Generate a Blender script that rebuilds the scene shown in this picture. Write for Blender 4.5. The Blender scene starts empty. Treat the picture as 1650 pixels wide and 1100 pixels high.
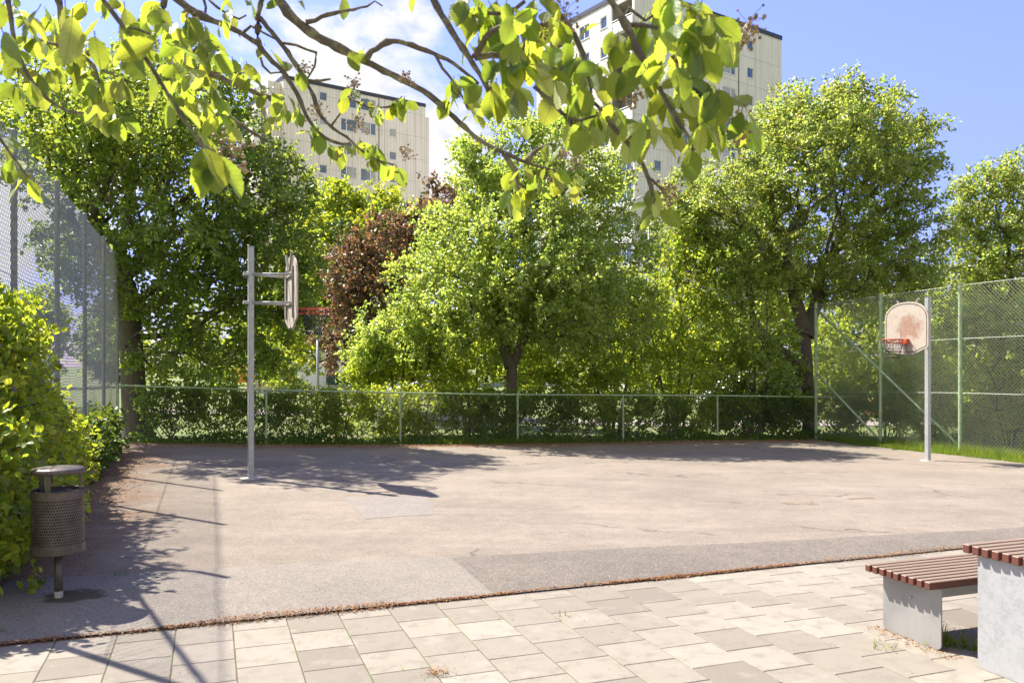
import bpy, math, numpy as np
from mathutils import Vector, Matrix
C = bpy.context.scene.collection
SC = bpy.context.scene
F, H, HV = 1340.0, 1.75, 588.0           # focal length in photo pixels, eye height, horizon row
TH = math.atan(.3655); cA, sA = math.cos(TH), math.sin(TH)
def W(a, b, z=0.): return np.array([-sA*a + cA*b, cA*a + sA*b, z])     # court axes (a away, b across) -> world
def AB(x, y): return -sA*x + cA*y, cA*x + sA*y
def P(u, v, Y): return np.array([(u-825)/F*Y, Y, H-(v-HV)/F*Y])
# ------------------------------------------------------------------ object helpers
def link(o, parent=None):
    C.objects.link(o)
    if parent is not None: o.parent = parent
    return o
def props(o, label=None, cat=None, group=None, kind=None):
    for k, v in (('label', label), ('category', cat), ('group', group), ('kind', kind)):
        if v: o[k] = v
    return o
def thing(name, label, cat, loc=(0, 0, 0), rz=0., group=None):
    o = bpy.data.objects.new(name, None); link(o)
    o.location = loc; o.rotation_euler = (0, 0, rz); o.empty_display_size = .2
    return props(o, label, cat, group)
def mesh_obj(name, verts, faces, mat, parent=None, smooth=False, rnd=None, uv=None):
    me = bpy.data.meshes.new(name)
    me.from_pydata(np.asarray(verts, float), [], faces)
    if mat:
        for m in (mat if isinstance(mat, (list, tuple)) else [mat]): me.materials.append(m)
    if smooth: me.polygons.foreach_set('use_smooth', np.ones(len(me.polygons), bool))
    if rnd is not None:
        at = me.attributes.new('rnd', 'FLOAT', 'FACE'); at.data.foreach_set('value', np.asarray(rnd, np.float32))
    if uv is not None:
        ul = me.uv_layers.new(name='leaf'); li = np.zeros(len(me.loops), np.int32); me.loops.foreach_get('vertex_index', li)
        ul.data.foreach_set('uv', np.asarray(uv, np.float32)[li].ravel())
    me.update()
    return link(bpy.data.objects.new(name, me), parent)
class MB:
    """collects shapes that become ONE mesh"""
    def __init__(s): s.v = []; s.f = []; s.n = 0
    def add(s, v, f):
        v = np.asarray(v, float).reshape(-1, 3); s.v.append(v)
        s.f.extend([tuple(int(i)+s.n for i in q) for q in f]); s.n += len(v); return s
    def box(s, c, size, rz=0., bev=0., M=None):
        x, y, z = [t/2 for t in size]
        if bev <= 0:
            v = np.array([(i*x, j*y, k*z) for i in (-1, 1) for j in (-1, 1) for k in (-1, 1)])
            f = [(0, 1, 3, 2), (4, 6, 7, 5), (0, 4, 5, 1), (2, 3, 7, 6), (0, 2, 6, 4), (1, 5, 7, 3)]
        else:
            e = min(bev, x*.9, y*.9, z*.9); v = []
            for i in (-1, 1):
                for j in (-1, 1):
                    for k in (-1, 1):
                        v += [(i*x, j*(y-e), k*(z-e)), (i*(x-e), j*y, k*(z-e)), (i*(x-e), j*(y-e), k*z)]
            I = lambda i, j, k, w: (((i > 0)*4+(j > 0)*2+(k > 0))*3+w)
            f = []
            for i in (-1, 1): f.append([I(i, -1, -1, 0), I(i, 1, -1, 0), I(i, 1, 1, 0), I(i, -1, 1, 0)][::i])
            for j in (-1, 1): f.append([I(-1, j, -1, 1), I(-1, j, 1, 1), I(1, j, 1, 1), I(1, j, -1, 1)][::j])
            for k in (-1, 1): f.append([I(-1, -1, k, 2), I(1, -1, k, 2), I(1, 1, k, 2), I(-1, 1, k, 2)][::k])
            for i in (-1, 1):
                for j in (-1, 1): f.append([I(i, j, -1, 0), I(i, j, -1, 1), I(i, j, 1, 1), I(i, j, 1, 0)][::i*j])
                for k in (-1, 1): f.append([I(i, -1, k, 0), I(i, 1, k, 0), I(i, 1, k, 2), I(i, -1, k, 2)][::-i*k*-1])
            for j in (-1, 1):
                for k in (-1, 1): f.append([I(-1, j, k, 1), I(-1, j, k, 2), I(1, j, k, 2), I(1, j, k, 1)][::j*k])
            for i in (-1, 1):
                for j in (-1, 1):
                    for k in (-1, 1): f.append([I(i, j, k, 0), I(i, j, k, 1), I(i, j, k, 2)][::i*j*k])
            v = np.array(v)
        if rz:
            c_, s_ = math.cos(rz), math.sin(rz); v = np.stack([v[:, 0]*c_-v[:, 1]*s_, v[:, 0]*s_+v[:, 1]*c_, v[:, 2]], 1)
        if M is not None: v = v @ np.asarray(M).T
        return s.add(v+np.asarray(c, float), f)
    def tube(s, pts, r, n=8, cap=True, closed=False):
        v, f = tube_geo(pts, r, n, cap, closed); return s.add(v, f)
    def build(s, name, mat, parent=None, smooth=False, **k):
        return mesh_obj(name, np.concatenate(s.v), s.f, mat, parent, smooth, **k)
def tube_geo(pts, r, n=8, cap=True, closed=False):
    p = np.asarray(pts, float); m = len(p); r = np.broadcast_to(np.asarray(r, float), (m,))
    if closed: t = np.roll(p, -1, 0)-np.roll(p, 1, 0)
    else: t = np.gradient(p, axis=0)
    t /= np.linalg.norm(t, axis=1)[:, None]+1e-9
    ref = np.array([0, 0, 1.]) if abs(t[:, 2]).mean() < .8 else np.array([1., 0, 0])
    a = np.cross(t, ref); a /= np.linalg.norm(a, axis=1)[:, None]+1e-9; b = np.cross(t, a)
    ang = np.arange(n)*2*math.pi/n
    v = (p[:, None]+r[:, None, None]*(a[:, None]*np.cos(ang)[None, :, None]+b[:, None]*np.sin(ang)[None, :, None])).reshape(-1, 3)
    f = []; k = m if closed else m-1
    for i in range(k):
        i2 = (i+1) % m
        for j in range(n):
            j2 = (j+1) % n; f.append((i*n+j, i2*n+j, i2*n+j2, i*n+j2))
    if cap and not closed: f.append(tuple(range(n))); f.append(tuple(range((m-1)*n, m*n))[::-1])
    return v, f
# ------------------------------------------------------------------ material helpers
class NT:
    def __init__(s, nt): s.t = nt
    def n(s, typ, **k):
        o = s.t.nodes.new(typ)
        for a, b in k.items():
            if a.startswith('_'): setattr(o, a[1:], b)
        for a, b in k.items():
            if a.startswith('_'): continue
            i = o.inputs[int(a[1:])] if a[0] == 'i' and a[1:].isdigit() else o.inputs[a.replace('__', ' ')]
            if hasattr(b, 'links') or hasattr(b, 'is_linked'): s.t.links.new(b, i)
            else: i.default_value = b
        return o
    def math(s, op, a, b=0., c=0., clamp=False): return s.n('ShaderNodeMath', _operation=op, _use_clamp=clamp, i0=a, i1=b, i2=c).outputs[0]
    def mix(s, f, a, b, blend='MIX'):
        o = s.n('ShaderNodeMix', _data_type='RGBA', _blend_type=blend)
        for i, x in ((0, f), (6, a), (7, b)):
            if hasattr(x, 'is_linked'): s.t.links.new(x, o.inputs[i])
            else: o.inputs[i].default_value = x if i == 0 else col(x)
        return o.outputs[2]
    def ramp(s, f, p0, p1, lo=0., hi=1.):
        return s.n('ShaderNodeMapRange', _interpolation_type='SMOOTHSTEP', i0=f, i1=p0, i2=p1, i3=lo, i4=hi).outputs[0]
    def noise(s, vec, scale, detail=4., rough=.55, dim='3D'):
        o = s.n('ShaderNodeTexNoise', _noise_dimensions=dim, Scale=scale, Detail=detail, Roughness=rough)
        if vec is not None: s.t.links.new(vec, o.inputs['Vector'])
        return o.outputs[0]
    def vor(s, vec, scale, out='Distance', feature='F1'):
        o = s.n('ShaderNodeTexVoronoi', _feature=feature, Scale=scale)
        if vec is not None: s.t.links.new(vec, o.inputs['Vector'])
        return o.outputs[out]
    def bump(s, h, strength=.3, dist=.01): return s.n('ShaderNodeBump', Strength=strength, Distance=dist, Height=h).outputs[0]
    def obj(s): return s.n('ShaderNodeTexCoord').outputs['Object']
    def xyz(s, v): return s.n('ShaderNodeSeparateXYZ', Vector=v).outputs
    def mapv(s, v, sc): return s.n('ShaderNodeMapping', Vector=v, Scale=sc).outputs[0]
def col(c): return (c[0], c[1], c[2], 1.) if len(c) == 3 else c
def material(name, fn):
    m = bpy.data.materials.new(name); m.use_nodes = True; m.node_tree.nodes.clear()
    g = NT(m.node_tree); sh = fn(g); o = g.n('ShaderNodeOutputMaterial'); g.t.links.new(sh, o.inputs[0]); return m
def pbr(g, base, rough=.7, metal=0., normal=None, spec=.5, **k):
    o = g.n('ShaderNodeBsdfPrincipled', Roughness=rough, Metallic=metal, **k)
    o.inputs['Specular IOR Level'].default_value = spec
    if hasattr(base, 'is_linked'): g.t.links.new(base, o.inputs['Base Color'])
    else: o.inputs['Base Color'].default_value = col(base)
    if normal is not None: g.t.links.new(normal, o.inputs['Normal'])
    return o.outputs[0]
def plain(name, c, rough=.6, metal=0., var=.25, scale=9., c2=None, spec=.5, bump=.15):
    def fn(g):
        v = g.obj(); n = g.noise(v, scale, 5.); n2 = g.noise(v, scale*7, 3.)
        k = g.math('ADD', g.math('MULTIPLY', n, .7), g.math('MULTIPLY', n2, .3))
        d = c2 if c2 else tuple(x*(1-var) for x in c)
        return pbr(g, g.mix(g.ramp(k, .35, .65), d, c), rough, metal, g.bump(n2, bump, .004), spec)
    return material(name, fn)
def leaf_mat(name, top, trans, under=None, hue=.05, val=.55, tf=.42, gloss=.42, veins=False, spec=.35, alt=None):
    def fn(g):
        r = g.n('ShaderNodeAttribute', _attribute_type='GEOMETRY', _attribute_name='rnd').outputs['Fac']
        def vary(c, s=1.):
            h = g.math('ADD', .5-hue/2, g.math('MULTIPLY', r, hue))
            r2 = g.math('FRACT', g.math('MULTIPLY', r, 7.31))
            val_ = g.math('ADD', 1-val/2, g.math('MULTIPLY', r2, val))
            return g.n('ShaderNodeHueSaturation', Hue=h, Saturation=1., Value=val_, Color=c if hasattr(c, 'is_linked') else col(c)).outputs[0]
        base, tr = vary(top), vary(trans)
        if alt:                                                        # a share of blossom or young tips among the leaves
            r3 = g.math('GREATER_THAN', g.math('FRACT', g.math('MULTIPLY', r, 13.7)), 1-alt[1])
            base = g.mix(r3, base, alt[0]); tr = g.mix(r3, tr, tuple(x*.8 for x in alt[0]))
        if under: base = g.mix(g.n('ShaderNodeNewGeometry').outputs['Backfacing'], base, vary(under))
        nrm = None
        if veins:
            uv = g.n('ShaderNodeUVMap', _uv_map='leaf').outputs[0]; x, y, z = g.xyz(uv)
            ax = g.math('ABSOLUTE', x)
            st = g.math('FRACT', g.math('SUBTRACT', g.math('MULTIPLY', y, 8.5), g.math('MULTIPLY', ax, 7.)))
            side = g.ramp(g.math('ABSOLUTE', g.math('SUBTRACT', st, .5)), .03, .14, 1., 0.)
            mid = g.ramp(ax, .008, .022, 1., 0.)
            ve = g.math('MAXIMUM', g.math('MULTIPLY', side, .55), mid)
            base = g.mix(g.math('MULTIPLY', ve, .45), base, (.30, .34, .14)); tr = g.mix(g.math('MULTIPLY', ve, .5), tr, (.16, .22, .03))
            nrm = g.bump(g.math('ADD', ve, g.math('MULTIPLY', g.noise(uv, 14.), .6)), .35, .004)
        p = pbr(g, base, gloss, 0., nrm, spec)
        t = g.n('ShaderNodeBsdfTranslucent', Color=tr).outputs[0]
        return g.n('ShaderNodeMixShader', i0=tf, i1=p, i2=t).outputs[0]
    return material(name, fn)
# ------------------------------------------------------------------ terrain
_ctl = [(*W(6, -3)[:2], 0), (*W(6, 1)[:2], 0), (*W(6, 5)[:2], 0), (*W(6, 12)[:2], -.05), (*W(3, 0)[:2], 0), (*W(3, 8)[:2], 0), (*W(9, -1.5)[:2], 0.), (*W(8.5, 4)[:2], -.02), (*W(9, 9)[:2], -.1),
        (-4.05, 12.9, -.002), (9.15, 18.3, -.354), (-8.68, 18.3, .07), (9.03, 24.7, -.44), (-5.73, 19.4, -.074), (0, 21.45, -.25), (5.8, 23.6, -.35), (10.85, 20., -.31), (11.5, 17.5, -.3), (12, 13, -.2),
        (-12, 16, .1), (-10, 10, .05), (-8, 5, 0), (-15, 26, .15), (-6, 30, 0), (0, 32, -.3), (14, 34, -.5), (18, 24, -.4), (-30, 50, 0.), (0, 60, -.4), (40, 55, -.5), (40, 10, -.3), (-40, 5, 0), (0, -20, 0)]
_c = np.array(_ctl, float)
def _U(r2): return np.where(r2 > 0, r2*np.log(np.maximum(r2, 1e-12)), 0)
_K = _U(((_c[:, None, :2]-_c[None, :, :2])**2).sum(-1)) + np.eye(len(_c))*2.
_Q = np.c_[np.ones(len(_c)), _c[:, :2]]
_S = np.linalg.solve(np.block([[_K, _Q], [_Q.T, np.zeros((3, 3))]]), np.r_[_c[:, 2], 0, 0, 0])
def gz(x, y):
    x = np.asarray(x, float); y = np.asarray(y, float); p = np.stack([x.ravel(), y.ravel()], 1)
    z = _U(((p[:, None]-_c[None, :, :2])**2).sum(-1)) @ _S[:-3] + np.c_[np.ones(len(p)), p] @ _S[-3:]
    a = -sA*p[:, 0]+cA*p[:, 1]
    t = np.clip((a-5.9)/2.5, 0, 1); z = z*(t*t*(3-2*t))
    d = np.hypot(p[:, 0], p[:, 1]-15); k = np.clip((d-38)/25, 0, 1)
    return (np.clip(z, -1.2, 1.)*(1-k) - .3*k).reshape(x.shape)
def gz1(x, y): return float(gz(np.array([x]), np.array([y]))[0])
def G(x, y, dz=0.): return np.array([x, y, gz1(x, y)+dz])
def sheet(name, poly_ab, step, mat, dz, extra=None):
    """grid sheet in court axes following the terrain; poly_ab = (a0,a1,b0,b1)"""
    a0, a1, b0, b1 = poly_ab; na, nb = max(2, int((a1-a0)/step)+1), max(2, int((b1-b0)/step)+1)
    aa, bb = np.meshgrid(np.linspace(a0, a1, na), np.linspace(b0, b1, nb), indexing='ij')
    if extra: aa, bb = extra(aa, bb)
    x, y = -sA*aa+cA*bb, cA*aa+sA*bb; z = gz(x, y)+dz
    if name.startswith('asphalt_strip'):
        t = (aa-5.96)/(np.maximum(aa[-1:], 6.2)-5.96); z = z+.02*np.sin(np.clip(t, 0, 1)*math.pi*.75)-.02*(t > .99)
    idx = np.arange(na*nb).reshape(na, nb)
    f = np.stack([idx[:-1, :-1], idx[:-1, 1:], idx[1:, 1:], idx[1:, :-1]], -1).reshape(-1, 4)
    return props(mesh_obj(name, np.stack([x, y, z], -1).reshape(-1, 3), f.tolist(), mat, smooth=True), kind='structure')
# ------------------------------------------------------------------ light, sky, camera
SUN = Vector((-.84, .543, math.tan(math.radians(51.)))).normalized()
sl = bpy.data.lights.new('sun', 'SUN'); sl.energy = 4.3; sl.angle = math.radians(.53); sl.color = (1., .93, .80)
so = link(bpy.data.objects.new('sun', sl)); so.rotation_euler = (-SUN).to_track_quat('-Z', 'Y').to_euler(); so.location = (-20, 20, 40)
w = bpy.data.worlds.new('World'); SC.world = w; w.use_nodes = True; w.node_tree.nodes.clear(); g = NT(w.node_tree)
sky = g.n('ShaderNodeTexSky', _sky_type='NISHITA', _sun_disc=False, _sun_elevation=math.radians(51.), _sun_rotation=math.atan2(-.84, .543), _altitude=30., _air_density=1., _dust_density=.15, _ozone_density=2.)
skyc = g.mix(1., sky.outputs[0], (.90, .74, .98), 'MULTIPLY')
dv = g.n('ShaderNodeTexCoord').outputs['Generated']; x, y, z = g.xyz(dv)
yy = g.math('MAXIMUM', y, .02); px = g.math('DIVIDE', x, yy); pz = g.math('DIVIDE', z, yy)
cl = g.n('ShaderNodeCombineXYZ', X=px, Y=pz, Z=0.).outputs[0]
wr = g.n('ShaderNodeVectorMath', _operation='ADD', i0=cl, i1=g.n('ShaderNodeVectorMath', _operation='SCALE', i0=g.n('ShaderNodeTexNoise', Scale=9., Detail=4., Vector=cl).outputs['Color'], Scale=.05).outputs[0]).outputs[0]
n1 = g.noise(wr, 5.5, 8., .56); n2 = g.noise(g.mapv(wr, (1., 1.5, 1.)), 17., 6., .6)
def blob(cx, cz, rx, rz):
    a_ = g.math('DIVIDE', g.math('SUBTRACT', px, cx), rx); b_ = g.math('DIVIDE', g.math('SUBTRACT', pz, cz), rz)
    return g.ramp(g.math('SQRT', g.math('ADD', g.math('MULTIPLY', a_, a_), g.math('MULTIPLY', b_, b_))), .25, 1.15, 1., 0.)
cov = g.math('MAXIMUM', g.math('MAXIMUM', blob(-.20, .32, .20, .15), blob(-.08, .26, .09, .12)), g.math('MAXIMUM', blob(-.13, .40, .09, .07), blob(-.60, .18, .28, .16)))
cov = g.math('MAXIMUM', cov, g.math('MULTIPLY', blob(-.30, .40, .12, .06), .7))
cov = g.math('MULTIPLY', cov, g.ramp(y, .02, .1)); cov = g.math('MAXIMUM', cov, g.ramp(y, -.25, -.02, .95, 0.))   # unseen bright cloud cover added behind the camera as fill light
k = g.math('ADD', g.math('ADD', g.math('MULTIPLY', n1, .65), g.math('MULTIPLY', n2, .35)), g.math('MULTIPLY', cov, .42))
mask = g.math('MULTIPLY', g.ramp(k, .70, .90), g.ramp(cov, .02, .3))
skyc = g.mix(1., skyc, g.n('ShaderNodeCombineXYZ', X=g.ramp(z, -.02, .42, .35, .74), Y=g.ramp(z, -.02, .42, .38, .755), Z=g.ramp(z, -.02, .42, .52, .90)).outputs[0], 'MULTIPLY')
b1 = g.n('ShaderNodeBackground', Color=skyc, Strength=.12).outputs[0]
cc = g.mix(g.ramp(g.math('ADD', g.math('MULTIPLY', n2, .6), g.math('MULTIPLY', k, .4)), .46, .66), (.70, .76, .92), (1., 1., 1.))
b2 = g.n('ShaderNodeBackground', Color=cc, Strength=.315).outputs[0]
ms = g.n('ShaderNodeMixShader', i0=mask, i1=b1, i2=b2).outputs[0]
wo = g.n('ShaderNodeOutputWorld'); g.t.links.new(ms, wo.inputs[0])
cam = bpy.data.cameras.new('camera'); co = link(bpy.data.objects.new('camera', cam)); SC.camera = co
co.location = (0, 0, H); co.rotation_euler = (math.pi/2, 0, 0)
cam.sensor_width = 36.; cam.lens = F/1650*36; cam.shift_y = (HV-550)/1650; cam.clip_end = 2000.; cam.clip_start = .05
cam.dof.use_dof = True; cam.dof.focus_distance = 11.; cam.dof.aperture_fstop = 9.
SC.view_settings.view_transform = 'Standard'; SC.view_settings.look = 'None'; SC.view_settings.exposure = 1.7; SC.view_settings.gamma = 1.
SC.cycles.max_bounces = 7; SC.cycles.diffuse_bounces = 4; SC.cycles.glossy_bounces = 3; SC.cycles.transmission_bounces = 5; SC.cycles.transparent_max_bounces = 6
SC.cycles.use_denoising = True; SC.cycles.sample_clamp_indirect = 6.
# ------------------------------------------------------------------ materials
def asphalt(name, c, dark, stone=.10, litter=False, coarse=1., dirt=False):
    def fn(g):
        v = g.obj(); big = g.noise(v, .55, 5., .6); med = g.noise(v, 5., 5., .65); fine = g.noise(v, 160., 3., .7)
        vo = g.n('ShaderNodeTexVoronoi', Scale=95./coarse, Vector=v); vs = g.xyz(vo.outputs['Color'])[0]
        b = g.mix(g.ramp(g.math('ADD', g.math('MULTIPLY', big, .6), g.math('MULTIPLY', med, .4)), .36, .64), dark, c)
        b = g.mix(g.ramp(fine, .45, .75, 0., .5), b, tuple(x*.45 for x in c))
        b = g.mix(g.math('MULTIPLY', g.math('GREATER_THAN', vs, .80), g.ramp(vo.outputs['Distance'], .25, .5, stone*6, 0.)), b, (.55, .50, .46))
        b = g.mix(g.math('MULTIPLY', g.math('LESS_THAN', vs, .2), .35), b, (.045, .042, .04))
        if dirt:
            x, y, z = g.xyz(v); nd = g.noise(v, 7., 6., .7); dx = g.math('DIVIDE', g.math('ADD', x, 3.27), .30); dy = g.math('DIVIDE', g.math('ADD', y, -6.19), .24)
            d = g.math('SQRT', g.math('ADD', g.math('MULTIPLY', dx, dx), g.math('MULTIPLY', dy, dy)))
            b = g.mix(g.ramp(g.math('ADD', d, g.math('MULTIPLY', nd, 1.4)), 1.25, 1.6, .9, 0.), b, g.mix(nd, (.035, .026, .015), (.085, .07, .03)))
        if litter:
            x, y, z = g.xyz(v); a = g.math('ADD', g.math('MULTIPLY', x, -sA), g.math('MULTIPLY', y, cA)); bb = g.math('ADD', g.math('MULTIPLY', x, cA), g.math('MULTIPLY', y, sA))
            nn = g.noise(v, 1.3, 6., .7); n3 = g.noise(v, 40., 3., .7)
            e = g.math('ADD', a, g.math('MULTIPLY', nn, 2.2)); m1 = g.ramp(e, 19.5, 20.6)
            e2 = g.math('SUBTRACT', bb, g.math('MULTIPLY', nn, 2.4)); m2 = g.ramp(e2, -2.5, -1.5, 1., 0.)
            m = g.math('MULTIPLY', g.math('MAXIMUM', m1, m2), g.ramp(n3, .35, .6, .25, .95))
            b = g.mix(m, b, g.mix(n3, (.10, .055, .03), (.22, .12, .065)))
            # worn sandy streaks and two rusty stains on the open court
            st = g.noise(g.mapv(v, (.35, 1.4, 1.)), 1.1, 5., .6); b = g.mix(g.ramp(st, .5, .72, 0., .35), b, (.29, .245, .205))
            wv = g.n('ShaderNodeVectorMath', _operation='ADD', i0=v, i1=g.n('ShaderNodeVectorMath', _operation='SCALE', i0=g.n('ShaderNodeTexNoise', Scale=1.6, Detail=5., Vector=v).outputs['Color'], Scale=.9).outputs[0]).outputs[0]
            ed = g.vor(wv, .30, 'Distance', 'DISTANCE_TO_EDGE'); crk = g.math('MULTIPLY', g.ramp(ed, .003, .010, 1., 0.), g.ramp(g.noise(v, .6, 3.), .50, .60))
            b = g.mix(g.math('MULTIPLY', crk, .65), b, (.06, .05, .042))
            b = g.mix(g.math('MULTIPLY', g.ramp(g.noise(v, .9, 7., .72), .56, .70), .45), b, (.13, .112, .097))
        h = g.math('ADD', fine, g.math('MULTIPLY', vo.outputs['Distance'], .7))
        return pbr(g, b, .93, 0., g.bump(h, .55, .006), .3)
    return material(name, fn)
M_asph = asphalt('court_asphalt', (.245, .206, .166), (.175, .148, .122), .05, True)
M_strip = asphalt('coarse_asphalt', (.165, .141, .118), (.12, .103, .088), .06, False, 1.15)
M_patch = asphalt('patch_asphalt', (.228, .204, .182), (.19, .17, .152), .04)
M_patch2 = asphalt('patch_asphalt_grey', (.215, .190, .163), (.17, .15, .13), .05, False, 1.1, True)
def f_paver(g):
    v = g.obj(); r = g.n('ShaderNodeAttribute', _attribute_type='GEOMETRY', _attribute_name='rnd').outputs['Fac']
    n = g.noise(v, 7., 6., .65); f = g.noise(v, 190., 3., .7); vo = g.n('ShaderNodeTexVoronoi', Scale=60., Vector=v)
    b = g.mix(r, (.168, .148, .122), (.275, .247, .205))
    b = g.mix(g.ramp(n, .45, .7, 0., .6), b, (.16, .14, .115)); b = g.mix(g.ramp(f, .5, .75, 0., .45), b, (.14, .125, .105))
    b = g.mix(g.math('MULTIPLY', g.math('GREATER_THAN', g.xyz(vo.outputs['Color'])[0], .9), g.ramp(vo.outputs['Distance'], .1, .35, .5, 0.)), b, (.40, .36, .32))
    v2 = g.n('ShaderNodeTexVoronoi', Scale=11., Vector=v); b = g.mix(g.math('MULTIPLY', g.math('GREATER_THAN', g.xyz(v2.outputs['Color'])[1], .86), g.ramp(v2.outputs['Distance'], .05, .10, .8, 0.)), b, (.05, .04, .03))
    b = g.mix(g.ramp(g.noise(v, 2.1, 7., .7), .55, .72, 0., .5), b, (.155, .132, .10)); b = g.mix(g.ramp(g.noise(g.mapv(v, (1., 1., 1.)), 4.6, 3., .5), .58, .70, 0., .22), b, (.34, .31, .265))
    return pbr(g, b, .9, 0., g.bump(f, .35, .004), .3)
M_paver = material('concrete_paver', f_paver)
def f_joint(g):
    v = g.obj(); n = g.noise(v, 3.5, 5.); f = g.noise(v, 60., 4.)
    b = g.mix(f, (.05, .036, .025), (.13, .095, .06)); return pbr(g, g.mix(g.ramp(n, .50, .60), b, (.075, .11, .025)), 1.)
M_joint = material('joint_sand_and_moss', f_joint)
def f_lawn(g):
    v = g.obj(); n = g.noise(v, .5, 5.); f = g.noise(v, 25., 5., .7)
    b = g.mix(f, (.08, .115, .025), (.17, .215, .05)); b = g.mix(g.ramp(n, .55, .66), b, (.17, .14, .09))
    return pbr(g, b, .95, 0., g.bump(f, .8, .03))
M_lawn = material('lawn_and_soil', f_lawn)
M_soil = plain('dark_soil', (.075, .055, .04), 1., 0., .5, 14.)
M_path = asphalt('path_gravel', (.33, .29, .26), (.28, .25, .22), .05)
def f_galv(g):
    v = g.obj(); vo = g.n('ShaderNodeTexVoronoi', Scale=75., Vector=v); n = g.noise(v, 3., 4.); n5 = g.noise(v, 14., 5., .65)
    c = g.mix(g.xyz(vo.outputs['Color'])[0], (.31, .322, .335), (.37, .382, .395)); c = g.mix(g.ramp(n5, .42, .62, 0., .6), c, (.42, .43, .44)); c = g.mix(g.ramp(n, .45, .7, 0., .5), c, (.36, .365, .37))
    return pbr(g, c, g.ramp(n, .3, .7, .42, .6), .2)
M_galv = material('galvanised_steel', f_galv)
def f_plate(g):
    v = g.obj(); n = g.noise(v, 2.2, 5.); f = g.noise(g.mapv(v, (1, 1, .15)), 30., 4.)
    c = g.mix(g.ramp(n, .4, .65), (.27, .268, .265), (.36, .357, .352)); c = g.mix(g.math('MULTIPLY', f, .3), c, (.18, .178, .175))
    return pbr(g, c, .42, .25, g.bump(f, .05, .002))
M_plate = material('brushed_steel_plate', f_plate)
def f_wood(g):
    v = g.obj(); f = g.noise(g.mapv(v, (6., 90., 90.)), 1., 5., .6); n = g.noise(v, 3., 3.)
    c = g.mix(f, (.075, .027, .019), (.165, .056, .036)); c = g.mix(g.ramp(n, .5, .7, 0., .5), c, (.10, .03, .025))
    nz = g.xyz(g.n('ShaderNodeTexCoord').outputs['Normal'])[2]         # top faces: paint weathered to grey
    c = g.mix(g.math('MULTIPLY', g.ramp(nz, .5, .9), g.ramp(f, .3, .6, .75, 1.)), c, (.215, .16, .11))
    return pbr(g, c, .55, 0., g.bump(f, .25, .002))
M_wood = material('red_brown_slats', f_wood)
M_fgreen = plain('fence_green_paint', (.34, .45, .27), .55, 0., .35, 12.)
M_fpost2 = plain('weathered_green_tube', (.21, .23, .19), .6, 0., .4, 20.)
M_wire = plain('fence_wire', (.60, .64, .55), .5, .2, .2, 5., bump=0.)
M_wire2 = plain('fence_wire_green', (.10, .115, .085), .5, .2, .2, 5., bump=0.)
M_wirel = plain('fence_wire_dark', (.38, .37, .39), .5, .4, .2, 5., bump=0.)
M_binm = plain('brown_painted_steel', (.115, .09, .074), .45, .25, .45, 10.)
M_dark = plain('black_liner', (.012, .012, .013), .7)
M_orange = plain('orange_paint', (.55, .09, .03), .5, 0., .4, 14.)
M_net = plain('dark_chain', (.035, .035, .045), .5, .3)
M_black = plain('black_paint', (.035, .033, .035), .6, 0., .4, 25., c2=(.13, .12, .11))
M_white = plain('white_paint', (.75, .75, .74), .5, 0., .12, 6.)
M_conc = plain('pale_concrete', (.42, .40, .37), .95, 0., .25, 12.)
def f_board(g):
    v = g.obj(); x, y, z = g.xyz(v); n = g.noise(v, 6., 6., .7); n2 = g.noise(v, 30., 4., .7)
    dx = g.math('DIVIDE', g.math('ADD', y, -.10), .40); dz = g.math('DIVIDE', g.math('ADD', z, .0), .30)
    d = g.math('SQRT', g.math('ADD', g.math('MULTIPLY', dx, dx), g.math('MULTIPLY', dz, dz)))
    m = g.ramp(g.math('ADD', d, g.math('MULTIPLY', n, 2.2)), 1.55, 2.15, 1., 0.)
    c = g.mix(g.ramp(n, .45, .7, 0., .6), (.42, .365, .31), (.31, .255, .205)); m = g.math('MULTIPLY', m, g.math('GREATER_THAN', x, 0.)); c = g.mix(g.math('MULTIPLY', m, g.ramp(n2, .3, .55, .4, .9)), c, (.27, .14, .095))
    return pbr(g, c, .6, 0., g.bump(n2, .1, .002))
M_board = material('worn_white_board', f_board)
M_dim = plain('dull_grey_paint', (.30, .28, .26), .9)
M_bback = plain('grey_board_back', (.50, .47, .44), .6, 0., .3, 5.)
def f_bark(g):
    v = g.obj(); f = g.noise(g.mapv(v, (1, 1, .22)), 26., 6., .7); n = g.noise(v, 2.5, 4.)
    c = g.mix(f, (.045, .035, .027), (.17, .14, .11)); c = g.mix(g.ramp(n, .52, .7, 0., .5), c, (.13, .14, .08))
    return pbr(g, c, .95, 0., g.bump(f, .9, .03))
M_bark = material('tree_bark', f_bark)
def f_barkl(g):
    v = g.obj(); f = g.noise(v, 90., 6., .7); n = g.noise(v, 22., 5., .65)
    c = g.mix(f, (.075, .058, .05), (.22, .175, .15)); c = g.mix(g.ramp(n, .46, .60, 0., .8), c, (.30, .27, .17))
    return pbr(g, c, .95, 0., g.bump(f, .9, .01))
M_twig = material('lichen_bark', f_barkl)
L_dark = leaf_mat('leaf_deep_green', (.08, .13, .032), (.44, .55, .055), tf=.47, gloss=.36, spec=.5)
L_lime = leaf_mat('leaf_lime', (.13, .185, .027), (.60, .68, .05), tf=.5)
L_copper = leaf_mat('leaf_copper', (.13, .085, .052), (.36, .19, .085), tf=.38, hue=.07, val=.8, alt=((.12, .14, .035), .18))
L_mid = leaf_mat('leaf_mid_green', (.125, .18, .05), (.62, .74, .11), tf=.5, gloss=.33, spec=.6)
L_bright = leaf_mat('leaf_fresh_green', (.13, .185, .032), (.60, .70, .06), tf=.5)
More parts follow.
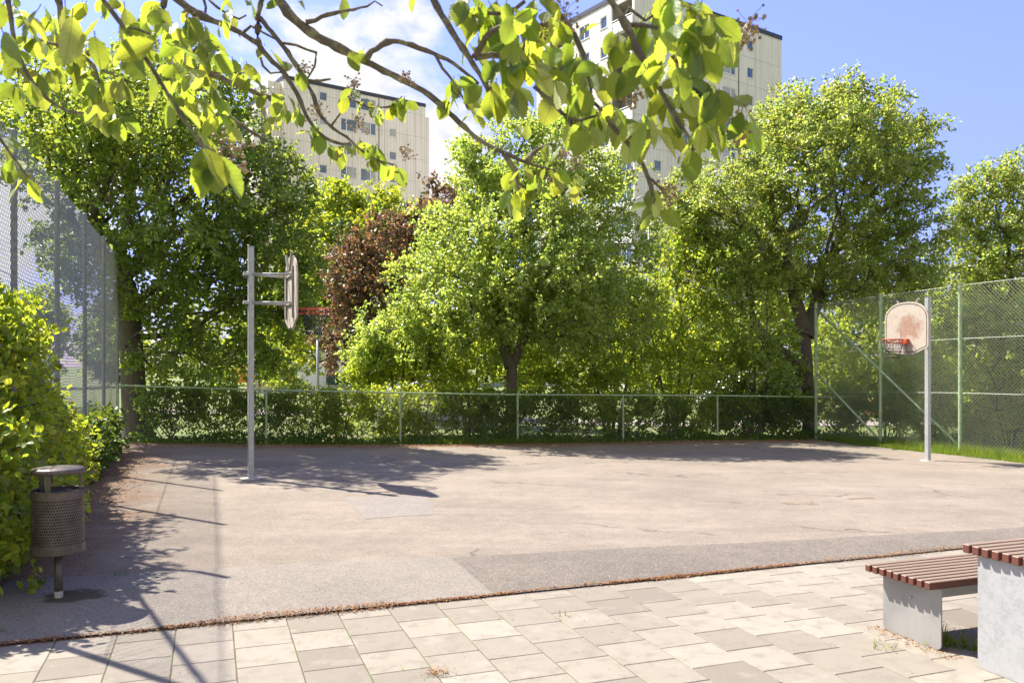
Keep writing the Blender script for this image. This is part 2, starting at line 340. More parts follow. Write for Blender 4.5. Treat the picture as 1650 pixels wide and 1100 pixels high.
L_olive = leaf_mat('leaf_olive', (.115, .165, .045), (.56, .66, .10), tf=.48, gloss=.34, spec=.55, alt=((.30, .21, .10), .05))
L_bush = leaf_mat('leaf_bush', (.13, .188, .03), (.64, .72, .05), tf=.52, alt=((.30, .26, .33), .012))
L_hedge = leaf_mat('leaf_hedge', (.115, .17, .04), (.58, .68, .07), tf=.5)
L_hedge2 = leaf_mat('leaf_hedge_dark', (.09, .145, .035), (.48, .58, .06), tf=.48)
L_under = leaf_mat('leaf_undergrowth', (.06, .112, .026), (.24, .34, .035), tf=.42)
L_fore = leaf_mat('whitebeam_leaf', (.035, .085, .018), (.56, .66, .05), under=(.29, .29, .15), tf=.45, hue=.04, val=.7, gloss=.46, veins=True)
M_stalk = leaf_mat('green_stalk', (.20, .22, .07), (.3, .35, .05), tf=.2)
M_bud = leaf_mat('cream_bud', (.42, .30, .17), (.35, .25, .1), tf=.2, hue=.04, val=.8)
M_litter = leaf_mat('dry_litter', (.30, .145, .06), (.2, .1, .03), tf=.1, hue=.05, val=.9, gloss=.8)
L_grass = leaf_mat('grass_blade', (.11, .17, .025), (.32, .42, .03), tf=.42, val=.6)
# ------------------------------------------------------------------ setting: ground sheets
def build_ground():
    n = 260; t = np.sinh(np.linspace(-5.5, 5.5, n))/np.sinh(5.5); xs = t*900; ys = t*900+14
    X, Y = np.meshgrid(xs, ys, indexing='ij'); a, b = AB(X, Y)
    Z = gz(X, Y)-.05
    Z -= .25*((a > 1.0) & (a < 20) & (b > -1.2) & (b < 16.))
    idx = np.arange(n*n).reshape(n, n); f = np.stack([idx[:-1, :-1], idx[1:, :-1], idx[1:, 1:], idx[:-1, 1:]], -1).reshape(-1, 4)
    props(mesh_obj('ground', np.stack([X, Y, Z], -1).reshape(-1, 3), f.tolist(), M_lawn, smooth=True), kind='structure')
build_ground()
rg = np.random.default_rng(5)
def wob(aa, bb):                                                     # irregular outer edges of the court
    e = np.sin(bb*1.7)*.04+np.sin(bb*4.1+1)*.03; far = aa > 19.5
    aa = np.where(far, aa+e, aa); l = bb < -1.5; bb = np.where(l, bb+np.sin(aa*2.3)*.06+np.sin(aa*5.7)*.03, bb)
    r = bb > 16.; bb = np.where(r, bb+np.sin(aa*1.9)*.07+np.where(aa > 17.6, (aa-17.6)*.3, 0), bb); return aa, bb
sheet('court', (5.93, 19.85, -1.72, 16.15), .22, M_asph, 0., wob)
RID = lambda b: np.clip(7.62-.135*(b+.2), 6.55, 7.7)
def strip(aa, bb):
    t = (aa-5.96)/1.6; return 5.96+t*(RID(bb)-5.96+np.sin(bb*2.1)*.02), bb
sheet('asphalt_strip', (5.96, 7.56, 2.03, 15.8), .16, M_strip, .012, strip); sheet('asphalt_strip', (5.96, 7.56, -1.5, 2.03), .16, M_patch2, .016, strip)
def quad_patch(name, px, mat, dz=.003, n=14):
    q = [np.array([(u-825)/F, 1., -(v-HV)/F]) for u, v in px]
    pts = []
    for d in q:
        Y = 12.
        for _ in range(30): Y = (H-gz1(d[0]*Y, Y))/(-d[2])
        pts.append(np.array([d[0]*Y, Y]))
    s = np.linspace(0, 1, n); S, T = np.meshgrid(s, s, indexing='ij'); S = S[..., None]; T = T[..., None]
    xy = (1-S)*(1-T)*pts[0]+S*(1-T)*pts[1]+S*T*pts[2]+(1-S)*T*pts[3]
    xy = xy+np.stack([np.sin(xy[..., 1]*9)*.012, np.sin(xy[..., 0]*8)*.012], -1)
    z = gz(xy[..., 0], xy[..., 1])+dz; idx = np.arange(n*n).reshape(n, n)
    f = np.stack([idx[:-1, :-1], idx[1:, :-1], idx[1:, 1:], idx[:-1, 1:]], -1).reshape(-1, 4)[:, ::-1]
    return props(mesh_obj(name, np.concatenate([xy, z[..., None]], -1).reshape(-1, 3), f.tolist(), mat, smooth=True), kind='structure')
quad_patch('asphalt_patch', [(552, 801), (690, 799), (706, 828), (590, 836)], M_patch)
quad_patch('asphalt_patch', [(470, 722), (580, 722), (640, 752), (560, 757)], M_patch2)
def f_rust(g):
    v = g.obj(); n = g.noise(v, 8., 5., .7); return g.n('ShaderNodeMixShader', i0=g.ramp(g.noise(v, 5., 6., .75), .46, .60), i1=g.n('ShaderNodeBsdfTransparent').outputs[0], i2=pbr(g, (.20, .135, .08), .95)).outputs[0]
M_rust = material('rusty_stain', f_rust)
quad_patch('ground_stain', [(1258, 810), (1310, 808), (1322, 813), (1270, 813)], M_rust, .004, 8)
quad_patch('ground_stain', [(1362, 803), (1405, 801), (1412, 803.5), (1366, 804.5)], M_rust, .004, 8)
# path beyond the fence
pth = MB(); xs = np.linspace(-60, 60, 60)
vv = []; ff = []
for i, x in enumerate(xs):
    for y in (29.5, 33.): vv.append(G(x, y+x*.12, -.02))
for i in range(59): ff.append((2*i, 2*i+2, 2*i+3, 2*i+1))
props(mesh_obj('path', vv, ff, M_path, smooth=True), kind='structure')
# pavers: 35 cm concrete slabs in columns with half offset
def build_pavers():
    bed = MB(); 
    p = [W(.2, -4.4, -.0045), W(5.98, -4.4, -.0045), W(5.98, 11, -.0045), W(.2, 11, -.0045)]
    props(mesh_obj('paving_bed', p, [(3, 2, 1, 0)], M_joint), kind='structure')
    mb = MB(); rnd = []; r = np.random.default_rng(3); pit = .3535; row = .3590; ch = .004
    for k in range(-15, 28):
        b0 = 1.216+k*pit; off = 5.59 if k % 2 == 0 else 5.77
        m = math.ceil((off-6.2)/row) - 1
        for j in range(m, 17):
            a1 = off-j*row+row; a0 = a1-row
            a1 = min(a1, 5.965+.012*math.sin(k*1.3))
            if a1-a0 < .02 or a0 < .3: continue
            g_ = .0028+r.uniform(-.0008, .0010); tl = r.normal(0, .0003, 4); zt = r.normal(0, .0002)
            A0, A1, B0, B1 = a0+g_, a1-g_, b0+g_, b0+pit-g_
            rot = r.normal(0, .004); ca, cb = (A0+A1)/2, (B0+B1)/2
            def q(a, b): return ca+(a-ca)-(b-cb)*rot, cb+(b-cb)+(a-ca)*rot
            v = []
            for (e, z0) in ((0, -.03), (0, -ch), (ch, 0)):
                for i, (a, b) in enumerate(((A0+e, B0+e), (A1-e, B0+e), (A1-e, B1-e), (A0+e, B1-e))):
                    aa, bb = q(a, b); v.append(W(aa, bb, z0+zt+(tl[i] if z0 > -.02 else 0)))
            f = [(8, 11, 10, 9)]
            for l in (0, 4):
                for i in range(4):
                    i2 = (i+1) % 4; f.append((l+i, l+4+i, l+4+i2, l+i2))
            mb.add(v, f); rnd += [float(np.clip(r.beta(3.2, 2.2) if r.random() > .12 else r.uniform(0, .3), 0, 1))]*len(f)
    props(mb.build('pavement', M_paver, rnd=rnd), kind='structure')
build_pavers()
# ------------------------------------------------------------------ foliage engine
KITE = np.array([(0, 0, 0), (-.34, .36, .07), (-.27, .74, .06), (0, 1, -.05), (.27, .74, .06), (.34, .36, .07)])
def frames(d, n):
    d = d/(np.linalg.norm(d, axis=1)[:, None]+1e-9); x = np.cross(d, n); x /= np.linalg.norm(x, axis=1)[:, None]+1e-9
    return x, d, np.cross(x, d)
def leaves(pos, d, n, L, Wd, tpl=KITE, faces=((0, 3, 2, 1), (0, 5, 4, 3))):
    x, y, z = frames(d, n); m = len(tpl)
    v = pos[:, None]+L[:, None, None]*(tpl[None, :, 0:1]*Wd[:, None, None]*x[:, None]+tpl[None, :, 1:2]*y[:, None]+tpl[None, :, 2:3]*z[:, None])
    f = (np.arange(len(pos))[:, None, None]*m+np.array(faces)[None]).reshape(-1, len(faces[0]))
    return v.reshape(-1, 3), f
def big_mesh(name, v, f, mat, parent, rnd):
    me = bpy.data.meshes.new(name); nf, k = f.shape
    me.vertices.add(len(v)); me.vertices.foreach_set('co', np.asarray(v, np.float32).ravel())
    me.loops.add(nf*k); me.loops.foreach_set('vertex_index', f.astype(np.int32).ravel())
    me.polygons.add(nf); me.polygons.foreach_set('loop_start', np.arange(nf, dtype=np.int32)*k)
    at = me.attributes.new('rnd', 'FLOAT', 'FACE'); at.data.foreach_set('value', np.asarray(rnd, np.float32))
    me.materials.append(mat); me.update(calc_edges=True); me.validate()
    return link(bpy.data.objects.new(name, me), parent)
def sample_lobes(r, lobes, M, shell=.30):
    w_ = np.array([(rx*ry*rz)**(2/3.)*dn for (_, rx, ry, rz, dn) in lobes]); w_ /= w_.sum(); out = []
    for (c, rx, ry, rz, dn), k in zip(lobes, r.multinomial(M, w_)):
        q = r.normal(size=(k, 3)); q /= np.linalg.norm(q, axis=1)[:, None]; q *= (r.random(k)**shell*np.where(r.random(k) < .13, r.uniform(1.08, 1.33, k), 1.))[:, None]
        out.append(c+q*np.array([rx, ry, rz])*r.normal(1, .06, (k, 1)))
    return np.concatenate(out)
def grow(r, stems, tips, bf=.35, seg=.4, wig=.10, lift=.08):
    """stems: list of world polylines; limbs grow from them to every tip by the cheapest path"""
    N = []; par = []; pl = []; ok = []; fixed = []
    for st, frac in stems:
        st = np.asarray(st, float); prev = -1; s0 = 0; tot = np.linalg.norm(np.diff(st, axis=0), axis=1).sum()
        for i in range(len(st)-1):
            L = np.linalg.norm(st[i+1]-st[i]); k = max(1, int(L/.22))
            for j in range(k+(i == len(st)-2)):
                N.append(st[i]+(st[i+1]-st[i])*j/k); par.append(prev); prev = len(N)-1
                s = s0+L*j/k; pl.append(s*.3); ok.append(s > tot*frac); fixed.append(s/tot)
            s0 += L
    ns = len(N); cap = ns+len(tips)*12; A = np.zeros((cap, 3)); A[:ns] = N; plen = np.zeros(cap); plen[:ns] = pl; okm = np.zeros(cap, bool); okm[:ns] = ok
    n = ns; tipi = []
    top = A[:ns][okm[:ns]].mean(0); order = np.argsort(np.linalg.norm(tips-top, axis=1))
    for t in order:
        p = tips[t]; dv = A[:n]-p; d = np.sqrt((dv*dv).sum(1)); cst = d+bf*plen[:n]+np.where(okm[:n], 0, 1e6)
        cst = cst+np.maximum(0, A[:n, 2]-p[2]-.1)*.35                  # limbs rather rise than fall
        j = int(np.argmin(cst)); L = d[j]; k = min(11, max(1, int(round(L/seg)))); q0 = A[j]; prev = j
        off = r.normal(0, wig*L, 3)
        for i in range(1, k+1):
            s = i/k; q = q0+(p-q0)*s+off*math.sin(math.pi*s)*.5; q[2] += lift*L*math.sin(math.pi*s)
            if i < k: q = q+r.normal(0, .02, 3)
            A[n] = q; par.append(prev); plen[n] = plen[prev]+L/k; okm[n] = True; prev = n; n += 1
        tipi.append(prev)
    par = np.array(par); cnt = np.zeros(n); cnt[tipi] += 1
    for i in range(n-1, -1, -1):
        if par[i] >= 0: cnt[par[i]] += cnt[i]
    return A[:n], par, cnt, np.array(tipi), ns, np.array(fixed)
def limbs_mesh(mb, A, par, cnt, R, ns, fixed, r0=.007, minr=0.004, flare=1.35):
    e = math.log(max(cnt.max(), 3))/math.log(R*.8/r0); rad = np.maximum(minr, r0*np.maximum(cnt, 1)**(1/e))
    rad[:ns] = np.maximum(rad[:ns]*.9, R*(1-.25*fixed)*(1+(flare-1)*np.exp(-fixed*14)))
    n = len(A); kids = [[] for _ in range(n)]
    for i in range(n):
        if par[i] >= 0: kids[par[i]].append(i)
    starts = [i for i in range(n) if par[i] < 0]; stack = [(s, None) for s in starts]
    while stack:
        s, pre = stack.pop(); path = ([pre] if pre is not None else [])+[s]; cur = s
        while kids[cur]:
            ks = sorted(kids[cur], key=lambda q: -rad[q]); nx = ks[0]
            if cur < ns:
                t = [q for q in ks if q < ns]
                if t: nx = t[0]
            for q in ks:
                if q != nx: stack.append((q, cur))
            path.append(nx); cur = nx
        if len(path) < 2: continue
        rr = rad[path].copy()
        if pre is not None: rr[0] = min(rr[0], rr[1]*1.25)
        mb.tube(A[path], rr, 12 if rr.max() > .1 else (7 if rr.max() > .03 else 4), cap=False)
    return rad
def crown_leaves(r, A, tipi, center, per, Ls, spread, outw=.5, up=.55, droop=.15, twigs=5, wd=1.):
    T = A[tipi]; m = len(T)
    o = T-center; o /= np.linalg.norm(o, axis=1)[:, None]+1e-6
    td = r.normal(size=(m, twigs, 3))+o[:, None]*outw*2+np.array([0, 0, .25]); td /= np.linalg.norm(td, axis=2)[:, :, None]
    K = max(1, int(per/twigs)); t = r.random((m, twigs, K, 1))**.7*spread*r.uniform(.6, 1.3, (m, twigs, 1, 1))
    pos = T[:, None, None]+td[:, :, None]*t+r.normal(0, spread*.10, (m, twigs, K, 3))
    d = td[:, :, None]*.7+r.normal(0, .75, pos.shape)+np.array([0, 0, -droop]); nn = np.array([0, 0, up])+o[:, None, None]*.35+r.normal(0, .5, pos.shape)
    pos = pos.reshape(-1, 3); L = Ls*r.uniform(.65, 1.25, len(pos))
    v, f = leaves(pos, d.reshape(-1, 3), nn.reshape(-1, 3), L, np.full(len(pos), wd)*r.uniform(.8, 1.15, len(pos)))
    clump = np.repeat(r.random(m), twigs*K); rv = np.repeat(np.clip(.55*r.random(len(pos))+.45*clump, 0, .999), 2)
    return v, f, rv
def lobes_px(Y, ls):
    out = []
    for l in ls:
        u, v, ru, rv = l[:4]; dy = l[4] if len(l) > 4 else 0.; rd = l[5] if len(l) > 5 else None; dn = l[6] if len(l) > 6 else 1.
        y = Y+dy; rx = ru*y/F; rz = rv*y/F; out.append((P(u, v, y), rx, rd if rd else min(max(rx, rz), 3.2), rz, dn))
    return out
def plant(name, label, cat, base, stems, R, lobes, M, per, Ls, mat, seed, spread=.34, shell=.30, group=None, bark=None, bf=.35, parts=('trunk', 'crown'), frac=.5, **k):
    r = np.random.default_rng(seed); tips = sample_lobes(r, lobes, M, shell)
    tips[:, 2] = np.maximum(tips[:, 2], gz(tips[:, 0], tips[:, 1])+.12)
    A, par, cnt, ti, ns, fx = grow(r, [(s, frac) for s in stems], tips, bf)
    t = thing(name, label, cat, tuple(base), 0., group); off = np.asarray(base, float)
    mb = MB(); limbs_mesh(mb, A-off, par, cnt, R, ns, fx); mb.build(parts[0], bark or M_bark, t, smooth=True)
    cen = np.average([l[0] for l in lobes], axis=0, weights=[l[1]*l[3] for l in lobes])
    v, f, rv = crown_leaves(r, A, ti, cen, per, Ls, spread, **k)
    big_mesh(parts[1], v-off, f, mat, t, rv)
    return t
def copy_tree(o, loc, rz=0., label=None, sc=1.):
    c = o.copy(); C.objects.link(c); c.location = loc; c.rotation_euler = (0, 0, rz); c.scale = (sc, sc, sc)
    if label: c['label'] = label
    for ch in list(o.children):
        d = ch.copy(); C.objects.link(d); d.parent = c
        for gch in list(ch.children):
            e = gch.copy(); C.objects.link(e); e.parent = d
    return c
def trunk_px(Y, pts): 
    q = [P(u, v, Y) for u, v in pts]; q[0][2] = gz1(q[0][0], q[0][1])-.05; return q
# ------------------------------------------------------------------ trees
Y1 = 19.7
tr = trunk_px(Y1, [(222, 705), (216, 640), (212, 560), (207, 490), (200, 440)])
plant('broadleaf_tree', 'big dark green tree with thick trunk at the left corner of the low fence', 'tree', tr[0], [tr], .30,
      lobes_px(Y1, [(275, 235, 165, 115, .3), (150, 230, 140, 120), (415, 325, 82, 100), (80, 190, 90, 70, .6), (250, 430, 150, 90), (420, 430, 95, 100, .4), (300, 150, 115, 55), (330, 575, 150, 45, .6, 2.0, 1.1), (310, 500, 130, 50, .8, 1.8, .9), (130, 400, 60, 60, .8), (470, 500, 50, 60, .8), (300, 330, 200, 120, -.4, 3., .8), (195, 185, 95, 80, -3.0, 1.5), (290, 220, 65, 60, -2.6, 1.2), (120, 230, 80, 70, -2.6, 1.4)]), 1350, 62, .105, L_dark, 11, spread=.42, twigs=6)
tr = [G(-8.3, 9.3, -.05), np.array([-8.3, 9.3, 1.6]), np.array([-8.1, 9.4, 2.6])]
plant('broadleaf_tree', 'leafy tree outside the left fence, just beyond the frame', 'tree', tr[0], [tr], .15,
      [(np.array([-8.0, 9.6, 4.9]), 1.3, 1.7, 1.5, 1), (np.array([-7.6, 8.2, 4.2]), 1.2, 1.3, 1.2, 1), (np.array([-8.5, 10.9, 4.6]), 1.2, 1.4, 1.3, 1)], 230, 44, .10, L_bright, 13, spread=.4)
Y2 = 35.
tr = trunk_px(Y2, [(590, 640), (588, 580), (585, 500)])
plant('maple_tree', 'lime green maple in front of the left tower block', 'tree', tr[0], [tr], .22,
      lobes_px(Y2, [(560, 375, 85, 60), (625, 365, 45, 50), (520, 430, 60, 70), (590, 460, 90, 70), (480, 500, 60, 75), (560, 325, 40, 26), (515, 340, 30, 25), (640, 420, 40, 50), (470, 580, 50, 40)]), 520, 60, .17, L_lime, 21, spread=.6, shell=.26)
Y3 = 30.
tr = trunk_px(Y3, [(655, 650), (652, 600), (648, 540)])
plant('copper_maple_tree', 'maple with dark copper red leaves between the lime maple and the centre tree', 'tree', tr[0], [tr], .2,
      lobes_px(Y3, [(645, 430, 85, 80), (705, 345, 50, 45), (585, 470, 60, 85), (555, 545, 45, 55), (560, 440, 40, 40), (620, 540, 70, 50), (690, 400, 60, 60), (740, 330, 30, 25)]), 430, 56, .14, L_copper, 22, spread=.5, shell=.26)
Y4 = 22.7
tr = trunk_px(Y4, [(823, 706), (824, 640), (825, 590), (838, 555), (858, 520)])
tr2 = [np.array(tr[2]), P(812, 560, Y4+.1), P(800, 510, Y4+.3), P(795, 450, Y4+.3)]
plant('whitebeam_tree', 'broad fresh green tree with leaning trunk behind the middle of the low fence', 'tree', tr[0], [tr, tr2], .165,
      lobes_px(Y4, [(840, 410, 170, 110), (815, 265, 85, 65), (805, 335, 75, 70), (732, 475, 92, 78), (650, 540, 75, 60), (915, 330, 100, 90), (970, 420, 85, 90), (930, 510, 120, 60), (780, 530, 130, 42, .6, 2., .6), (870, 215, 55, 35), (975, 285, 55, 35), (770, 258, 35, 35), (600, 560, 40, 35), (760, 440, 120, 110, -1.), (880, 470, 130, 90, -1.)]), 1350, 72, .095, L_mid, 23, spread=.40, twigs=6, frac=.55)
# slim saplings right of the centre tree
def sapling(label, u, Y, lob, seed, mat, M=230, R=.05, Ls=.095, per=50):
    b = P(u, 690, Y); stems = []
    for i in range(4):
        x, y = b[0]+(i-1.5)*.12, b[1]+((i*7) % 3-1)*.12; z = gz1(x, y)
        stems.append([np.array([x, y, z-.05]), np.array([x+(i-1.5)*.1, y, z+1.]), np.array([x+(i-1.5)*.26, y+.1, z+2.2])])
    return plant('young_tree', label, 'tree', G(b[0], b[1], -.03), stems, R, lobes_px(Y, lob), M, per, Ls, mat, seed, spread=.36, frac=.3)
sapling('slender many-stemmed young tree right of the centre tree, light green', 1088, 25.2, [(1100, 450, 75, 75), (1060, 520, 70, 70), (1140, 540, 80, 60), (1115, 395, 45, 45), (1100, 590, 100, 45)], 31, L_bright, 420)
sapling('dark young tree close behind the fourth low fence post', 985, 24.4, [(985, 560, 70, 60), (1020, 490, 60, 60), (950, 600, 60, 40)], 32, L_hedge, 240)
sapling('yellow green young tree at the foot of the copper maple', 640, 23.6, [(640, 585, 60, 40), (600, 600, 40, 26), (700, 590, 60, 40), (670, 540, 40, 30)], 33, L_lime, 220)
sapling('bushy young tree left of the right big tree', 1210, 25.0, [(1200, 520, 70, 80), (1240, 590, 50, 50), (1160, 600, 50, 40), (1190, 440, 60, 50)], 34, L_mid, 280)
sapling('thin leafy young tree behind the centre trunk', 760, 25.0, [(760, 590, 70, 40), (880, 600, 60, 36), (820, 560, 60, 30)], 35, L_bright, 220)
Y6 = 25.6
tr = trunk_px(Y6, [(1305, 692), (1302, 630), (1300, 575), (1296, 530)])
tr2 = [P(1300, 600, Y6), P(1270, 575, Y6-.1), P(1245, 560, Y6-.2), P(1215, 520, Y6-.3)]
tr3 = [P(1297, 540, Y6), P(1315, 490, Y6+.1), P(1325, 420, Y6+.2)]
tr4 = [P(1296, 530, Y6), P(1278, 470, Y6), P(1265, 400, Y6)]
plant('whitebeam_tree', 'big olive green tree with many forking limbs behind the right corner post', 'tree', tr[0], [tr, tr2, tr3, tr4], .21,
      lobes_px(Y6, [(1330, 290, 150, 110, .5), (1390, 190, 75, 55), (1270, 215, 70, 55), (1180, 330, 95, 75), (1125, 375, 65, 50), (1445, 270, 60, 65), (1455, 390, 75, 75), (1335, 420, 150, 60, .8), (1230, 430, 90, 60), (1310, 175, 60, 30), (1100, 310, 30, 25), (1490, 210, 25, 20), (1400, 460, 90, 40), (1330, 250, 130, 90, -1.2)]), 1450, 76, .098, L_olive, 24, spread=.42, twigs=6, frac=.45)
Y7 = 31.
tr = trunk_px(Y7, [(1640, 680), (1638, 600), (1630, 480)])
plant('whitebeam_tree', 'olive tree at the right frame edge behind the tall fence', 'tree', tr[0], [tr], .2,
      lobes_px(Y7, [(1615, 355, 75, 70), (1560, 420, 55, 55), (1665, 280, 60, 45), (1585, 300, 45, 28), (1710, 380, 90, 110), (1640, 430, 90, 60), (1570, 350, 40, 40)]), 560, 58, .12, L_olive, 25, spread=.48)
def bigbush(label, cen, lob, seed, mat, M, per, Ls, spread=.3, n=6, name='shrub'):
    x, y = cen; z = gz1(x, y); stems = []; r = np.random.default_rng(seed)
    for i in range(n):
        q = r.normal(0, .18, 2); stems.append([np.array([x+q[0], y+q[1], z-.04]), np.array([x+q[0]*2.2, y+q[1]*2.2, z+.45])])
    lb = [(np.array([x+dx, y+dy, z+hz]), rx, ry, rz, 1.) for dx, dy, hz, rx, ry, rz in lob]
    return plant(name, label, 'shrub', G(x, y), stems, .016, lb, M, per, Ls, mat, seed, spread=spread, frac=.25, bf=.2, parts=('stems', 'foliage'), shell=.4)
for i, (lab, c, lob, mat, M) in enumerate([
    ('tall light green shrub pressed against the right wire fence', (12.7, 21.2), [(0, 0, 2.2, 1.5, 1.2, 1.5), (.9, -.8, 1.6, 1.2, 1.2, 1.3), (-.4, .8, 3.2, 1., 1., .8)], L_olive, 520),
    ('wide leafy shrub low behind the right fence, between the tall posts', (12.3, 23.4), [(0, 0, .9, 1.3, .9, .9), (.9, -1.2, .9, 1.2, 1., .9), (-.5, 1., 1.2, 1., .9, 1.)], L_hedge, 420),
    ('dense shrub at the right frame edge behind the wire fence', (15.4, 22.8), [(0, 0, 1.4, 1.6, 1.2, 1.4), (1.4, .4, 1.6, 1.4, 1.2, 1.6), (.3, .2, 2.9, 1.3, 1.1, 1.2)], L_olive, 560),
    ('lower bushy shrub right of the last tall fence post', (13.9, 19.2), [(0, 0, 1.6, 1.3, 1.2, 1.3), (.6, -.9, 1.2, 1.1, 1., 1.), (-.5, .4, 2.8, .9, .9, .9)], L_bush, 420),
    ('dark shrub behind the diagonal brace of the right fence', (11.6, 25.8), [(0, 0, 1.3, 1.5, 1., 1.1), (-1.2, .3, 1.6, 1., 1., 1.2), (.9, .6, 2.2, 1.1, 1., 1.3)], L_hedge, 420),
    ('round leafy shrub under the right big tree', (7.2, 25.5), [(0, 0, .9, 1.2, .8, .8), (1.2, .4, 1.1, 1., .8, .9)], L_under, 300),
    ('tall shadowy shrub behind the right fence, farther back', (13.6, 27.5), [(0, 0, 2., 2., 1.2, 2.), (1.8, .6, 2.4, 1.6, 1.2, 2.)], L_hedge, 420)]):
    bigbush(lab, c, lob, 300+i, mat, M, 40, .085, .32)
# flowering shrubs growing along and through the tall left fence
def ab_shrub(label, a, b, lob, seed, mat, M, per=46, Ls=.075):
    p = W(a, b); q = []
    for da, db, hz, ra, rb, rz in lob:
        
        for t_ in (-1, 0, 1): d = W(da+t_*(ra-rb*.9)*.9, db); q.append((d[0], d[1], hz, rb*1.05, rb*1.05, rz*(1. if t_ == 0 else .85)))
    return bigbush(label, (p[0], p[1]), q, seed, mat, M, per, Ls, .26)
ab_shrub('bright shrub growing through the left fence, nearest, behind the bin', 8.0, -1.9, [(0, 0, 1.0, 1.1, .55, 1.0), (.5, -.1, 1.9, .8, .5, .55), (-.8, .05, .9, .7, .5, .8), (.2, .2, .45, 1.1, .5, .4)], 401, L_bush, 520)
ab_shrub('bright shrub at the left fence, second from the bin, mid height', 10.0, -1.98, [(0, 0, 1.0, 1.0, .5, .9), (-.3, -.1, 1.7, .8, .45, .6), (.9, .0, .75, .8, .42, .65), (.1, .15, .4, 1.1, .45, .38)], 402, L_bush, 480)
ab_shrub('bright shrub at the left fence, third from the bin, lower', 12.3, -2.05, [(0, 0, .65, 1.1, .42, .6), (-.5, -.05, .95, .7, .36, .5), (.9, 0, .45, .8, .36, .4)], 403, L_bush, 380)
ab_shrub('dark nettle-like shrub at the left fence foot, farthest from the bin', 15.4, -1.92, [(0, 0, .42, 1.3, .32, .45), (1.4, 0, .42, 1.2, .30, .42), (-1.2, 0, .36, 1., .32, .38)], 404, L_under, 330, 46, .085)
ab_shrub('tall shrub outside the left fence reaching above the other shrubs', 9.0, -3.3, [(0, 0, 2.0, 1.3, .8, 1.4), (1.6, .1, 2.0, 1., .7, 1.2), (-1.4, .0, 1.9, 1., .7, 1.3)], 405, L_bush, 430)
ab_shrub('pale green shrub outside the left fence, farther along', 13.6, -3.4, [(0, 0, 1.9, 1.3, .8, 1.5), (1.6, .1, 1.7, 1.1, .7, 1.2)], 406, L_lime, 330)
# shrubs of the hedge behind the low fence
FENX = lambda x: 21.45+.3655*x
protos = []
for i, (mat, Mx) in enumerate(((L_hedge, 150), (L_lime, 130), (L_hedge2, 160))):
    lb = [(np.array([0, 0, .62]), .72, .42, .55, 1.), (np.array([.35, .1, .95]), .45, .35, .35, 1.), (np.array([-.35, -.05, .85]), .5, .35, .4, 1.)]
    protos.append((mat, Mx, lb))
hedge = [(-7.9, 2, 1.0, 'dark hedge shrub at the foot of the big left trunk'), (-6.9, 0, 1., 'dark hedge shrub left of the first low post'), (-6.0, 2, .9, 'low dark hedge shrub beside the first low post'), (-5.0, 0, 1.05, 'green hedge shrub right of the first low post'),
         (-4.1, 1, 1.0, 'lime hedge shrub in the second fence bay'), (-3.2, 1, 1.05, 'lime hedge shrub just left of the second low post'), (-2.2, 1, 1.1, 'lime hedge shrub just right of the second low post'), (-1.2, 0, 1.1, 'green hedge shrub in the middle of the sagging mesh bay'), (-.3, 2, 1., 'dark hedge shrub beside the leaning trunk'),
         (1.0, 2, 1.05, 'dark hedge shrub right of the third low post'), (2.0, 0, 1., 'green hedge shrub left of the fourth low post'), (3.3, 0, 1.05, 'green hedge shrub right of the fourth low post'), (4.3, 2, .95, 'dark hedge shrub between fourth and fifth low posts'), (5.2, 1, .95, 'lighter hedge shrub left of the fifth low post'), (6.4, 2, 1.05, 'dark hedge shrub right of the fifth low post'), (8.3, 2, 1.1, 'dark hedge shrub touching the right corner post'), (10.0, 2, 1.15, 'dark hedge shrub right of the corner, behind both fences')]
first = {}
rh = np.random.default_rng(77)
for (x, k, sc, lab) in hedge:
    y = FENX(x)+.62+rh.uniform(-.05, .15); b = G(x, y)
    if k not in first:
        mat, Mx, lb = protos[k]
        stems = [[np.array([b[0]+rh.normal(0, .15), b[1]+rh.normal(0, .08), b[2]-.04]), np.array([b[0]+rh.normal(0, .3), b[1]+rh.normal(0, .12), b[2]+.5])] for _ in range(6)]
        first[k] = plant('hedge_shrub', lab, 'shrub', b, stems, .014, [(c+b, rx, ry, rz, d) for c, rx, ry, rz, d in lb], Mx, 27, .07, mat, 500+k, spread=.22, frac=.25, bf=.2, parts=('stems', 'foliage'), shell=.45, group='hedge shrubs behind the low fence')
        first[k].scale = (sc,)*3
    else: copy_tree(first[k], b, rh.uniform(-.25, .25)+(math.pi if rh.random() < .5 else 0), lab, sc)
# tree line far behind
far0 = None
for i, (u, Y, sc) in enumerate([(-120, 62, 1.), (40, 75, 1.1), (180, 80, .9), (330, 85, .8), (420, 60, .75), (700, 70, .9), (860, 60, 1.), (1000, 64, .9), (1130, 58, .9), (1250, 66, 1.), (1380, 60, .9), (1500, 58, 1.), (1620, 64, 1.1), (1760, 60, 1.)]):
    p = P(u, 600, Y); b = G(p[0], p[1])
    if far0 is None:
        tr = [b, b+np.array([0, 0, 3.])]
        far0 = plant('distant_tree', 'hazy green tree in the row far behind the court', 'tree', b, [tr], .25, [(b+np.array([0, 0, 4.2]), 4., 3.2, 3.2, 1), (b+np.array([1.5, 0, 6.]), 2.6, 2.4, 2.2, 1), (b+np.array([-2, .5, 2.2]), 2.4, 2.2, 1.6, 1)], 330, 46, .27, L_bright, 61, spread=.8, group='trees standing far behind the court')
        far0.scale = (sc,)*3
    else: copy_tree(far0, b, i*1.3, None, sc)
